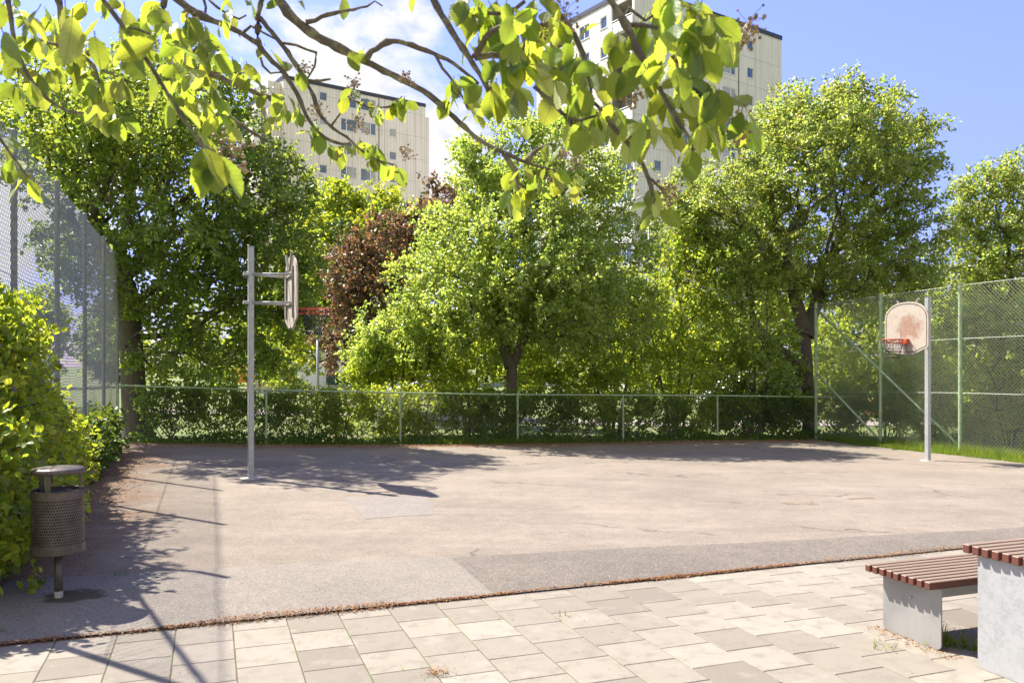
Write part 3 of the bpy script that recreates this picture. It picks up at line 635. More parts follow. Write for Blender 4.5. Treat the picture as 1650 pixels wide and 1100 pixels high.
#@@PART2
# ------------------------------------------------------------------ chain-link fences
def wires(mb, pa, pb, h, pitch, r, z0=.03, nrm=None, sag=0.):
    """two crossing families of straight wires in the panel from pa to pb (court axes)"""
    pa, pb = np.array(pa, float), np.array(pb, float); L = np.linalg.norm(pb-pa); d = (pb-pa)/L
    nx = np.array([-d[1], d[0]])
    for fam in (1, -1):
        k0 = -int(h/pitch)-1; k1 = int(L/pitch)+1+int(h/pitch)
        for k in range(k0, k1):
            s0 = k*pitch; s1 = s0+h if fam == 1 else s0-h
            lo, hi = (s0, s1) if fam == 1 else (s1, s0)
            t0, t1 = 0., 1.
            for (bound, side) in ((0, 'lo'), (L, 'hi')):
                ts = (bound-s0)/(s1-s0)
                if (side == 'lo' and fam == 1) or (side == 'hi' and fam == -1): t0 = max(t0, ts)
                else: t1 = min(t1, ts)
            if t1-t0 < .02: continue
            pts = []
            for t in (t0, (t0+t1)/2, t1):
                s = s0+(s1-s0)*t; q = pa+d*s+nx*(.003*fam+sag*math.sin(math.pi*t)*math.sin(s*2.3))
                x, y = W(q[0], q[1])[:2]; pts.append((x, y, t))
            zz = gz(np.array([p[0] for p in pts]), np.array([p[1] for p in pts]))
            mb.tube([(p[0], p[1], zz[i]+z0+h*p[2]) for i, p in enumerate(pts)], r, 3, cap=False)
def fence(name, label, pts, h, pr, mpost, mwire, pitch, wr, rail=None, braces=(), tens=(), group=None, sag=0.):
    b0 = W(*pts[0]); base = G(b0[0], b0[1]); t = thing(name, label, 'fence', tuple(base), 0., group)
    for (a, b) in pts:
        q = W(a, b); z = gz1(q[0], q[1]); mb = MB()
        mb.tube([np.array([q[0], q[1], z-.1])-base, np.array([q[0], q[1], z+h+.03])-base], pr, 10)
        mb.tube([np.array([q[0], q[1], z+h+.03])-base, np.array([q[0], q[1], z+h+.045])-base], [pr*1.12, pr*.7], 10)
        mb.build('post', mpost, t, smooth=False)
    mb = MB()
    for i in range(len(pts)-1): wires(mb, pts[i], pts[i+1], h-.05, pitch, wr, sag=sag)
    o = mb.build('wire_mesh', mwire, t); o.location = -base
    def at(p, z): q = W(*p); return np.array([q[0], q[1], gz1(q[0], q[1])+z])-base
    if rail:
        mb = MB(); mb.tube([at(p, h+.02) for p in pts], rail, 8); mb.build('top_rail', mpost, t, smooth=True)
    for (i, zi, j, zj) in braces:
        mb = MB(); mb.tube([at(pts[i], zi), at(pts[j], zj)], pr*.72, 8); mb.build('brace', mpost, t, smooth=True)
    if tens:
        mb = MB()
        for z in tens: mb.tube([at(p, z) for p in pts], .0045, 4)
        mb.build('tension_wire', mwire, t)
    return t
AL, BL = 20.17, -1.87
fence('chain_link_fence', 'tall wire mesh fence running along the left side behind the bright shrubs', [(AL-2.6*k, BL) for k in range(6)], 4.12, .032, M_fpost2, M_wirel, .085, .0026, braces=[(3, .1, 5, 3.9), (4, .1, 5, 1.95)], tens=(1.35, 2.65, 3.98), sag=.02)
fence('chain_link_fence', 'tall pale green wire fence with diagonal braces on the right side', [(20.1-2.52*k, 16.96) for k in range(5)], 4.0, .045, M_fgreen, M_wire, .092, .0029, braces=[(2, .1, 0, 3.85), (1, .1, 0, 1.95)], tens=(1.4, 2.7, 3.98))
lowp = []
for u in (190, 429, 645, 834, 1004, 1156, 1315, 1427, 1545):
    k_ = (u-825)/F; Y = 21.45/(1-.3655*k_); lowp.append(AB(k_*Y, Y))
fence('chain_link_fence', 'low wire fence with a top rail along the far end of the court', lowp, 1.22, .027, M_fgreen, M_wire2, .072, .0013, rail=.021, sag=.035)
# ------------------------------------------------------------------ basketball hoops
def hoop(label, base, rz, rimtint):
    t = thing('basketball_hoop', label, 'basketball hoop', tuple(base), rz)
    m = MB(); m.box((0, 0, 1.74), (.085, .115, 3.68), bev=.012); m.box((0, 0, 3.585), (.09, .12, .012)); m.build('pole', M_galv, t)
    m = MB(); m.tube([(0, 0, -.02), (0, 0, .007)], [.17, .16], 20); m.build('footing', M_conc, t)
    for z in (3.16, 2.72):
        for s in (-1, 1):
            m = MB(); m.tube([(.0, s*.05, z), (.575, s*.30, z)], .017, 8); m.build('arm', M_galv, t, smooth=True)
        m = MB(); m.box((-.03, 0, z), (.17, .135, .05), bev=.006); m.build('clamp', M_galv, t)
    out = [(.22, -.565), (.58, -.43), (.60, -.39)] + [(.60*math.cos(a)**.85 if a < 1.57 else 0., .20+.365*math.sin(a)) for a in np.linspace(0, math.pi/2, 11)]
    out = out + [(-y, z) for y, z in out[::-1] if abs(y) > 1e-6]
    m = MB(); k = len(out); v = [(x, y, z) for x in (-.013, .013) for y, z in out]
    m.add(v, [tuple(range(k))[::-1], tuple(range(k, 2*k))] + [(i, (i+1) % k, k+(i+1) % k, k+i) for i in range(k)])
    bd = m.build('backboard', M_board, t); bd.location = (.61, 0, 2.905)
    cen = np.array([0, -.03]); o2 = np.array(out)
    def inset(e):
        n = []; 
        for i in range(k):
            p0, p1, p2 = o2[i-1], o2[i], o2[(i+1) % k]; e1 = p1-p0; e2 = p2-p1
            n1 = np.array([-e1[1], e1[0]])/(np.linalg.norm(e1)+1e-9); n2 = np.array([-e2[1], e2[0]])/(np.linalg.norm(e2)+1e-9); q = n1+n2; q /= np.linalg.norm(q)+1e-9
            n.append(p1+q*e)
        return np.array(n)
    sg = 1 if np.linalg.norm(inset(.01)-cen, axis=1).mean() < np.linalg.norm(o2-cen, axis=1).mean() else -1
    A_, B_ = inset(sg*.034), inset(sg*.052); m = MB()
    m.add([(.0155, y, z) for y, z in A_]+[(.0155, y, z) for y, z in B_], [(i, (i+1) % k, k+(i+1) % k, k+i) for i in range(k)]); m.build('border_line', M_black, bd)
    m = MB()
    for y in (-.33, .33): m.box((-.028, y, -.02), (.028, .03, .80))
    for z in (.255, -.185): m.box((-.026, 0, z), (.024, .62, .03))
    m.box((-.035, .18, .47), (.03, .03, .36), M=np.array([[1, 0, 0], [0, .8, .6], [0, -.6, .8]])); m.box((-.035, -.18, .47), (.03, .03, .36), M=np.array([[1, 0, 0], [0, .8, -.6], [0, .6, .8]]))
    m.build('back_frame', M_dim, bd)
    m = MB(); r = np.random.default_rng(4)                               # row of bolt heads
    for z in np.linspace(.10, -.2, 6): m = MB(); m.box((.0165, -.14, z), (.006, .014, .014)); m.build('bolt', M_black, bd)
    R = .225; cx = .61+.013+.13+R; z = 2.65; m = MB()
    ang = np.linspace(0, 2*math.pi, 33)[:-1]
    m.tube([(cx+R*math.cos(a), R*math.sin(a), z) for a in ang], .010, 8, closed=True)
    m.tube([(cx-.02+(R-.02)*math.cos(a), (R-.02)*math.sin(a), z-.075) for a in ang], .007, 6, closed=True)
    for i in range(16):
        a, b = ang[i*2], ang[(i*2+2) % 32]; up = i % 2
        pa = (cx+R*math.cos(a), R*math.sin(a), z); pb = (cx-.02+(R-.02)*math.cos(b), (R-.02)*math.sin(b), z-.075)
        if up: pa = (cx-.02+(R-.02)*math.cos(a), (R-.02)*math.sin(a), z-.075); pb = (cx+R*math.cos(b), R*math.sin(b), z)
        m.tube([pa, pb], .005, 5)
    for s in (-1, 1): m.tube([(.64, s*.10, z-.01), (cx-R*.75, s*R*.62, z)], .009, 6); m.tube([(.64, s*.09, z-.10), (cx-R*.8, s*R*.55, z-.075)], .008, 6)
    m.box((.66, 0, z-.045), (.075, .20, .13), bev=.01)
    rim = m.build('rim', M_orange, t, smooth=False)
    m = MB(); m.tube([(.69, 0, z-.10), (.63, 0, z-.34)], .028, 8); m.build('rim_strut', M_galv, t, smooth=True)
    m = MB(); n = 10; L = 6
    for i in range(n):
        for j in range(L):
            for s in (1, -1):
                p = []
                for q in (0, 1):
                    h = (j+q)/L; a = 2*math.pi*(i+.5*((j+q) % 2)*s+(0 if (j % 2 == 0) else .5*(1-q)*0))/n; rr = (R-.005)*(1-.42*h**.8)
                    p.append((cx+rr*math.cos(a), rr*math.sin(a), z-.02-.40*h))
                p = np.array(p); d = p[1]-p[0]; m.tube([p[0]+d*.12, p[0]+d*.88], .0075, 4)
    m.build('net', M_net, rim)
    return t
hoop('basketball hoop on a galvanised pole at the left end, board seen edge-on from behind', G(-4.05, 12.9), TH+.06, 0)
hoop('basketball hoop at the right end, worn white board facing the court', G(9.15, 18.3), TH+math.pi, 0)
# ------------------------------------------------------------------ litter bin
def bin_():
    b = G(-3.35, 6.14, .032); t = thing('litter_bin', 'brown perforated steel litter bin on a post with a round lid', 'litter bin', tuple(b), .35); t.scale = (.91, .91, 1.)
    m = MB(); m.tube([(0, .02, -.05), (0, .02, .34)], .032, 14); m.build('post', M_binm, t, smooth=True)
    m = MB(); m.tube([(0, .02, .0), (0, .02, .05)], .0335, 14, cap=False); m.build('paint_band', M_conc, t, smooth=True)
    R = .192; z0, z1 = .365, .785; nx, nz = 60, 20; m = MB(); dz = (z1-z0)/nz; da = 2*math.pi/nx
    v = []; f = []
    for j in range(nz):
        for i in range(nx):
            a0 = (i+.5*(j % 2))*da; zc = z0+(j+.5)*dz; hr = .0066; base = len(v)
            sq = [(-.5, -.5), (0, -.5), (.5, -.5), (.5, 0), (.5, .5), (0, .5), (-.5, .5), (-.5, 0)]
            for (p, q) in sq:
                a = a0+p*da; v.append((R*math.cos(a), R*math.sin(a), zc+q*dz))
            for (p, q) in sq:
                L = math.hypot(p, q); a = a0+p/L*hr/R; v.append((R*math.cos(a), R*math.sin(a), zc+q/L*hr))
            f += [(base+k, base+(k+1) % 8, base+8+(k+1) % 8, base+8+k) for k in range(8)]
    m.add(v, f)
    brl = m.build('barrel', M_binm, t)
    m = MB(); ring = lambda r0, za, zb, n=40: [m.tube([(0, 0, za), (0, 0, zb)], r0, n, cap=False), m.tube([(0, 0, za), (0, 0, zb)], r0-.004, n, cap=False)]
    ring(.197, .345, .415); m.build('lower_band', M_binm, t, smooth=True)
    m = MB(); ring(.197, .745, .80); m.tube([(.197*math.cos(a), .197*math.sin(a), .80) for a in np.linspace(0, 2*math.pi, 41)[:-1]], .005, 6, closed=True); m.build('upper_band', M_binm, t, smooth=True)
    m = MB(); m.tube([(0, 0, .37), (0, 0, .78)], .172, 24, cap=True); m.tube([(0, 0, .34), (0, 0, .352)], .19, 32); m.build('liner', M_dark, brl, smooth=False)
    for a in (2.45, 4.45, 5.95):
        m = MB(); m.box((.178*math.cos(a), .178*math.sin(a), .86), (.008, .042, .20), rz=a); m.build('lid_support', M_binm, t)
    m = MB(); pr = [(.0, .972), (.12, .970), (.185, .962), (.200, .952), (.203, .925), (.199, .925), (.19, .948), (.0, .955)]; n = 40; v = []; f = []
    for (r, z) in pr: v += [(r*math.cos(2*math.pi*i/n), r*math.sin(2*math.pi*i/n), z) for i in range(n)]
    for k in range(len(pr)-1): f += [(k*n+i, k*n+(i+1) % n, (k+1)*n+(i+1) % n, (k+1)*n+i) for i in range(n)]
    m.add(v, f); m.build('lid', M_binm, t, smooth=True)
    m = MB(); m.box((.205, .02, .775), (.03, .03, .03), bev=.006); m.build('lock', M_black, t)
bin_()
# ------------------------------------------------------------------ bench and table
def seat_set(name, label, cat, plate, top, slats, pitch, sw, sh, b0, blen, plates_b):
    """plate=(a0,a1), slats run along b"""
    o = W(plate[1], b0); t = thing(name, label, cat, (o[0], o[1], 0), TH)    # local x = across court (b), local y = away (a)
    a1 = plate[1]; wdt = plate[1]-plate[0]
    for i in range(slats):
        m = MB(); y = slats_y[name]-i*pitch; m.box((blen/2+rs.normal(0, .003), y, top-sh/2), (blen, sw, sh), bev=.004); m.build('slat', M_wood, t)
    for pb in plates_b:
        m = MB(); x = pb-b0; hgt = top-sh-.004; rad = .035; th = .005
        out = [(-wdt, hgt)]+[(-wdt+rad-rad*math.cos(a), rad-rad*math.sin(a)) for a in np.linspace(0, math.pi/2, 6)]+[(-rad+rad*math.sin(a), rad-rad*math.cos(a)) for a in np.linspace(0, math.pi/2, 6)]+[(0, hgt)]
        k = len(out); v = [(x+s*th, y, z+.002) for s in (-1, 1) for y, z in out]
        m.add(v, [tuple(range(k))[::-1], tuple(range(k, 2*k))]+[(i, (i+1) % k, k+(i+1) % k, k+i) for i in range(k)])
        p = m.build('end_plate', M_plate if name == 'bench' else M_galv, t)
        m = MB(); m.tube([(x-.007, -wdt*.5, hgt*.72), (x-.011, -wdt*.5, hgt*.72)], .009, 10); m.build('bolt', M_galv, p)
    m = MB()
    for y in (-wdt*.12, -wdt*.88): m.box(((plates_b[0]+plates_b[-1])/2-b0, y, top-sh-.035), (plates_b[-1]-plates_b[0]-.012, .03, .06))
    m.box(((plates_b[0]+plates_b[-1])/2-b0, -wdt*.5, top-sh-.03), (plates_b[-1]-plates_b[0]-.012, .006, .05))
    m.build('beam', M_plate, t)
    return t
slats_y = {'bench': .045, 'picnic_table': .05}; rs = np.random.default_rng(8)
seat_set('bench', 'low bench with red-brown slats and a steel end plate, behind the table', 'bench', (3.876, 4.340), .425, 9, .060, .043, .046, 4.125, 2.0, (4.215, 5.75))
seat_set('picnic_table', 'taller slatted table with a galvanised end plate at the right frame edge', 'table', (2.85, 3.60), .705, 13, .064, .046, .05, 4.15, 2.0, (4.195, 5.80))
# ------------------------------------------------------------------ apartment towers
def f_conc(c, d):
    def fn(g):
        v = g.obj(); x, y, z = g.xyz(v); s = g.math('ADD', x, y)
        rib = g.math('FRACT', g.math('MULTIPLY', s, 2.6)); rb = g.ramp(g.math('ABSOLUTE', g.math('SUBTRACT', rib, .5)), .38, .46)
        n = g.noise(g.mapv(v, (1., 1., .12)), 1.3, 6., .65); n2 = g.noise(v, .35, 4.)
        fl = g.math('ABSOLUTE', g.math('SUBTRACT', g.math('FRACT', g.math('DIVIDE', g.math('ADD', z, .05), 2.75)), .5)); jl = g.ramp(fl, .487, .494)
        pv = g.math('ABSOLUTE', g.math('SUBTRACT', g.math('FRACT', g.math('DIVIDE', s, 4.1)), .5)); jv = g.ramp(pv, .488, .494)
        b = g.mix(g.ramp(n, .45, .7, 0., .8), c, d); b = g.mix(g.ramp(n2, .4, .65, 0., .25), b, d)
        b = g.mix(g.math('MULTIPLY', rb, .35), b, tuple(q*.6 for q in d)); b = g.mix(g.math('MULTIPLY', g.math('MAXIMUM', jl, jv), .6), b, tuple(q*.45 for q in d))
        return pbr(g, b, .9, 0., g.bump(g.math('SUBTRACT', 1., rb), .4, .05), .3)
    return fn
M_concL = material('ribbed_concrete_warm', f_conc((.76, .69, .62), (.60, .54, .475)))
M_concR = material('ribbed_concrete_grey', f_conc((.72, .68, .65), (.57, .535, .505)))
def f_glass(g):
    v = g.obj(); n = g.noise(v, .5, 2.); return pbr(g, g.mix(g.ramp(n, .4, .6), (.045, .075, .13), (.09, .13, .19)), .06, 0., None, .9)
M_glass = material('window_glass', f_glass)
M_blind = plain('pale_blind_behind_glass', (.42, .42, .40), .25, 0., .35, .8, spec=.7, bump=0.)
M_roof = plain('dark_roof_edge', (.045, .05, .065), .5, .3)
def wall_grid(mb, x0, x1, z0, z1, wins, place, depth=.12):
    xs = sorted({x0, x1, *[w[0] for w in wins], *[w[1] for w in wins]}); zs = sorted({z0, z1, *[w[2] for w in wins], *[w[3] for w in wins]})
    for i in range(len(xs)-1):
        for j in range(len(zs)-1):
            cx, cz = (xs[i]+xs[i+1])/2, (zs[j]+zs[j+1])/2
            if any(w[0] < cx < w[1] and w[2] < cz < w[3] for w in wins): continue
            mb.add([place(a, 0, b) for a, b in ((xs[i], zs[j]), (xs[i+1], zs[j]), (xs[i+1], zs[j+1]), (xs[i], zs[j+1]))], [(0, 1, 2, 3)])
    for (a, b, c, d) in wins:
        q = [(a, c), (b, c), (b, d), (a, d)]
        mb.add([place(x, 0, z) for x, z in q]+[place(x, depth, z) for x, z in q], [(i, (i+1) % 4, 4+(i+1) % 4, 4+i) for i in range(4)])
def window(parent, w, place, mull=None, depth=.10, blind=None, mat=None):
    a, b, c, d = w; m = MB(); fw = .07
    def bar(x0, x1, z0, z1, y0, y1): 
        v = [place(x, y, z) for x in (x0, x1) for y in (y0, y1) for z in (z0, z1)]
        m.add(v, [(0, 1, 3, 2), (4, 6, 7, 5), (0, 4, 5, 1), (2, 3, 7, 6), (0, 2, 6, 4), (1, 5, 7, 3)])
    e = .003
    bar(a+e, a+fw, c+e, d-e, .03, depth); bar(b-fw, b-e, c+e, d-e, .03, depth); bar(a+fw, b-fw, c+e, c+fw, .03, depth); bar(a+fw, b-fw, d-fw, d-e, .03, depth)
    if mull is not None:
        for mm in mull: x = a+(b-a)*mm; bar(x-.045, x+.045, c+fw, d-fw, .028, depth-.002)
    bar(a-.05, b+.05, c-.05, c-.004, -.05, .02)
    fr = m.build('window', M_white, parent)
    m = MB(); m.add([place(x, depth-.01, z) for x, z in ((a, c), (b, c), (b, d), (a, d))], [(0, 1, 2, 3)]); m.build('pane', mat or M_glass, fr)
    if blind:
        x0, x1, dd = blind; m = MB(); m.add([place(a+(b-a)*x, depth-.014, z) for x, z in ((x0, c+fw), (x1, c+fw), (x1, d-fw), (x0, d-fw))], [(0, 1, 2, 3)]); m.build('blind', dd, fr)
RZ = math.atan2(.571, .8207)
def tower(label, corner, Wx, Dy, ztop, zw0, cols, nfl, mat, side_cols, balc, step, notch):
    base = np.array([corner[0], corner[1], -.6]); t = thing('apartment_tower', label, 'apartment building', tuple(base), RZ)
    zt = ztop-base[2]; r = np.random.default_rng(int(corner[1]))
    front = lambda x, y, z: (x, y, z); left = lambda s, d, z: (d, s, z)
    wins = []; side = []
    for k in range(nfl):
        zc = zw0-2.75*k-base[2]
        for (s, wd, hh, kind) in cols: wins.append((s-wd/2, s+wd/2, zc-hh/2, zc+hh/2, kind))
        for (s, wd, hh, kind) in side_cols: side.append((s-wd/2, s+wd/2, zc-hh/2, zc+hh/2, kind))
    bal = []
    for k in range(nfl):
        zc = zw0-2.75*k-base[2]
        for (y0, y1, hh) in balc: bal.append((y0, y1, zc-.62, zc+hh-.62, k))
    m = MB(); wall_grid(m, 0, Wx, 0, zt, [w[:4] for w in wins], front)
    wall_grid(m, 0, Dy, 0, zt, [w[:4] for w in side]+[], left) if not bal else wall_grid(m, 0, Dy, 0, zt, [w[:4] for w in side]+[b[:4] for b in bal], left, .16)
    m.add([(Wx, 0, 0), (Wx, Dy, 0), (Wx, Dy, zt), (Wx, 0, zt)], [(0, 1, 2, 3)]); m.add([(0, Dy, 0), (Wx, Dy, 0), (Wx, Dy, zt), (0, Dy, zt)], [(3, 2, 1, 0)])
    m.add([(0, 0, zt), (Wx, 0, zt), (Wx, Dy, zt), (0, Dy, zt)], [(0, 1, 2, 3)])
    m.build('wall', mat, t)
    m = MB(); m.box((Wx+step/2+.001, Dy/2+.4, (zt-.95)/2), (step, Dy-.8, zt-.95)); m.build('end_bay', mat, t)
    if notch: 
        m = MB(); m.box((-.75, 2.2+.4, (zt-.25)/2), (1.48, 3.6, zt-.25)); nb = m.build('stair_bay', mat, t)
        m = MB(); m.box((-1.75, 2.9, zt-1.1), (.5, 2.4, 1.0)); m.box((-1.75, 2.9, (zt-3.)/2), (.49, 2.38, zt-3.)); m.build('loggia', M_dim, nb)
    m = MB(); e = .06; hh = .42
    m.box((Wx/2, -.02, zt+hh/2), (Wx+2*e, .12, hh)); m.box((-.02, Dy/2+.05, zt+hh/2), (.12, Dy, hh)); m.box((Wx+.02, Dy/2+.05, zt+hh/2), (.12, Dy, hh)); m.build('roof_edge', M_roof, t)
    m = MB(); m.tube([(cols[2][0]+1.35, -.06, 1.), (cols[2][0]+1.35, -.06, zt-.1)], .05, 6); m.build('downpipe', M_dim, t)
    for w in wins:
        if w[4] == 'd':
            b = None; q = r.random(); mu = .36 if w[0] < cols[1][0]+.2 else .64
            if q < .25: b = (.04, mu-.05, M_blind)
            elif q < .5: b = (mu+.06, .96, M_blind)
            elif q < .6: b = (.04, .96, M_blind)
            window(t, w[:4], front, (mu,), blind=b)
        else: window(t, w[:4], front, None, blind=(.1, .9, M_blind) if r.random() < .2 else None)
    for w in side: window(t, w[:4], left, (.5,) if w[1]-w[0] > 1.2 else None)
    for (y0, y1, z0, z1, k) in bal:
        m = MB(); ym = (y0+y1)/2
        m.add([left(a, 1.2, b) for a, b in ((y0-.3, z0-.1), (y1+.3, z0-.1), (y1+.3, z1+.1), (y0-.3, z1+.1))], [(0, 1, 2, 3)])
        m.add([left(y0, .16, z0), left(y0, 1.2, z0), left(y0, 1.2, z1), left(y0, .16, z1)], [(0, 1, 2, 3)]); m.add([left(y1, .16, z0), left(y1, 1.2, z0), left(y1, 1.2, z1), left(y1, .16, z1)], [(0, 1, 2, 3)])
        m.add([left(y0, .16, z1), left(y1, .16, z1), left(y1, 1.2, z1), left(y0, 1.2, z1)], [(0, 1, 2, 3)]); m.add([left(y0, .16, z0), left(y1, .16, z0), left(y1, 1.2, z0), left(y0, 1.2, z0)], [(0, 1, 2, 3)])
        bo = m.build('balcony', M_dim, t)
        m = MB(); m.box((-.08, ym, z0-.50), (.10, y1-y0+.3, 1.02)); m.build('parapet', M_white, bo)
        if k < 4:
            m = MB(); m.tube([(-.08, y0-.1, z0+.20), (-.08, y1+.1, z0+.20)], .03, 6)
            for y in np.linspace(y0, y1, 7): m.tube([(-.08, y, z0), (-.08, y, z0+.2)], .02, 4)
            m.build('railing', M_white, bo)
            window(bo, (y0+.4, y0+2.0, z0+.25, z1-.25), lambda s, d, z: (d+1.08, s, z), (.5,))
        else:
            m = MB(); m.add([left(a, .02, b) for a, b in ((y0, z0), (y1, z0), (y1, z1), (y0, z1))], [(0, 1, 2, 3)]); gl = m.build('glazing', M_glass, bo)
            m = MB()
            for y in np.linspace(y0, y1, 5): m.box((-.005, y, (z0+z1)/2), (.05, .06, z1-z0))
            m.box((-.006, ym, z1-.03), (.048, y1-y0, .06)); m.build('glazing_bar', M_white, gl)
    return t
def s_of(u, C0):
    k = (u-825)/F; return (k*C0[1]-C0[0])/(.8207-.571*k)
CLft = ((457-825)/F*92, 92.); CRgt = ((1023-825)/F*74, 74.)
cl_ = [(s_of(521, CLft), .95, 1.0, 's'), (s_of(562, CLft), 2.0, 1.45, 'd'), (s_of(593.5, CLft), 2.0, 1.45, 'd'), (s_of(633, CLft), .95, 1.0, 's')]
tower('beige concrete tower block with the lower outline, behind the lime maple', CLft, s_of(685, CLft), 14., 33.4, 32.3, cl_, 10, M_concL, [(7., 1.6, 1.3, 'd')], [], 1.0, True)
cr_ = [(s_of(1060, CRgt), .95, 1.05, 's'), (s_of(1112, CRgt), 1.9, 1.45, 'd'), (s_of(1175, CRgt), 1.9, 1.45, 'd'), (s_of(1209, CRgt), .95, 1.05, 's')]
tower('greyish concrete tower block with white balconies, nearer, behind the hanging leaves', CRgt, s_of(1259, CRgt), 14.7, 35.2, 33.6, cr_, 11, M_concR, [(4.2, .9, 1.1, 's'), (7.0, 1.5, 1.35, 'd')], [(.35, 3.1, 1.62), (9.5, 12.5, 1.62)], .9, False)
# small white house
def house():
    p = P(575, 600, 58.); b = G(p[0], p[1], -.05); t = thing('house', 'low white building seen under the copper maple', 'house', tuple(b), .12)
    place = lambda x, y, z: (x, y, z); wins = [(-2.1, -1.2, .95, 2.15), (2.0, 3.2, .75, 2.3), (5., 6.2, .9, 2.2), (-5.2, -4., .9, 2.2)]
    m = MB(); wall_grid(m, -7, 8, 0, 3.1, wins, place); m.box((.5, 3.6, 1.55), (14.99, 6.8, 3.08)); m.build('wall', M_white, t)
    m = MB(); m.box((.5, 3.3, 3.22), (15.8, 7.6, .22)); m.build('roof', M_roof, t)
    for w in wins: window(t, w, place, (.5,))
    m = MB(); m.add([(-2.0, -.05, 1.5), (1.5, -.05, 1.5), (1.5, -1.0, 1.15), (-2.0, -1.0, 1.15), (1.5, -1., .7), (-2., -1., .7)], [(0, 1, 2, 3), (3, 2, 4, 5)]); m.build('awning', plain('dark_green_canvas', (.02, .06, .045), .8), t)
house()
# ------------------------------------------------------------------ lamps, play panels, vehicles beyond the fence
def lamp_a():
    p = P(512, 600, 28.); b = G(p[0], p[1]); t = thing('lamp_post', 'slim grey lamp post behind the low fence, under the copper maple', 'lamp post', tuple(b))
    m = MB(); m.tube([(0, 0, -.1), (0, 0, 2.75)], [.055, .04], 10); m.build('pole', M_galv, t, smooth=True)
    m = MB(); m.tube([(0, 0, 2.62), (0, 0, 2.70), (0, 0, 2.95), (0, 0, 3.02)], [.06, .12, .15, .05], 12); m.build('lamp_head', M_dim, t, smooth=True)
lamp_a()
def lamp_b():
    p = P(1046, 330, 46.); b = G(p[0], p[1]); t = thing('street_lamp', 'tall street lamp with a curved arm in front of the right tower block', 'street lamp', tuple(b)); h = P(0, 316, 46.)[2]-b[2]
    m = MB(); m.tube([(0, 0, -.1), (0, 0, h-1.)], [.10, .065], 10); m.tube([(0, 0, h-1.), (0, 0, h-.45), (-.12, 0, h-.12), (-.38, 0, h), (-.75, .0, h-.22)], .05, 8); m.build('pole', M_galv, t, smooth=True)
    m = MB(); m.tube([(-.68, 0, h-.18), (-.85, 0, h-.26), (-1.2, 0, h-.42), (-1.42, 0, h-.52)], [.05, .13, .14, .03], 10); m.build('lamp_head', M_white, t, smooth=True)
lamp_b()
def f_graf(c1):
    def fn(g):
        v = g.obj(); vo = g.n('ShaderNodeTexVoronoi', Scale=2.6, Vector=v); cr = g.xyz(vo.outputs['Color']); n = g.noise(v, 9., 4.)
        b = g.mix(g.math('GREATER_THAN', cr[0], .72), c1, (.10, .22, .42)); b = g.mix(g.math('GREATER_THAN', cr[1], .75), b, (.6, .30, .05)); b = g.mix(g.ramp(n, .52, .64), b, (.16, .14, .12))
        return pbr(g, b, .7)
    return fn
M_graf = material('scribbled_pale_board', f_graf((.55, .48, .36))); M_graf2 = material('scribbled_brown_board', f_graf((.17, .14, .10)))
def panel():
    p = P(444, 620, 38.); b = G(p[0], p[1]); t = thing('wall_ball_board', 'scribbled board with a pale and a brown half under a black tube frame, beyond the low fence', 'board', tuple(b))
    z0 = P(0, 629, 38.)[2]-b[2]; z1 = P(0, 594, 38.)[2]-b[2]
    m = MB(); m.box((-.55, 0, (z0+z1)/2), (1.55, .05, z1-z0), bev=.01); m.build('panel', M_graf, t)
    m = MB(); m.box((.55, .03, (z0+z1)/2), (.62, .05, z1-z0), bev=.01); o = m.build('panel', M_graf2, t); o['label'] = 'brown right panel'
    m = MB(); m.tube([(-.72, -.06, z0-.2), (-.72, -.06, z1+.12), (-.62, -.06, z1+.20), (.12, -.06, z1+.20), (.22, -.06, z1+.12), (.22, -.06, z0-.2)], .04, 8); m.build('tube_frame', M_black, t, smooth=True)
    for x in (-1.25, .8):
        m = MB(); m.tube([(x, .08, -.1), (x, .08, z1)], .04, 8); m.build('leg', M_black, t)
panel()
def orange():
    p = P(391, 600, 40.); b = G(p[0], p[1]); t = thing('play_panel', 'orange play panel glimpsed left of the hoop pole', 'play equipment', tuple(b))
    z1 = P(0, 580, 40.)[2]-b[2]; z0 = P(0, 616, 40.)[2]-b[2]
    m = MB(); m.box((0, 0, (z0+z1)/2), (.50, .06, z1-z0), bev=.02); m.build('panel', M_orange2, t)
    for x in (-.28, .28): m = MB(); m.tube([(x, 0, -.1), (x, 0, z1+.1)], .05, 8); m.build('post', M_orange, t)
M_orange2 = plain('bright_orange_paint', (.72, .22, .03), .5, 0., .5, 6.)
orange()
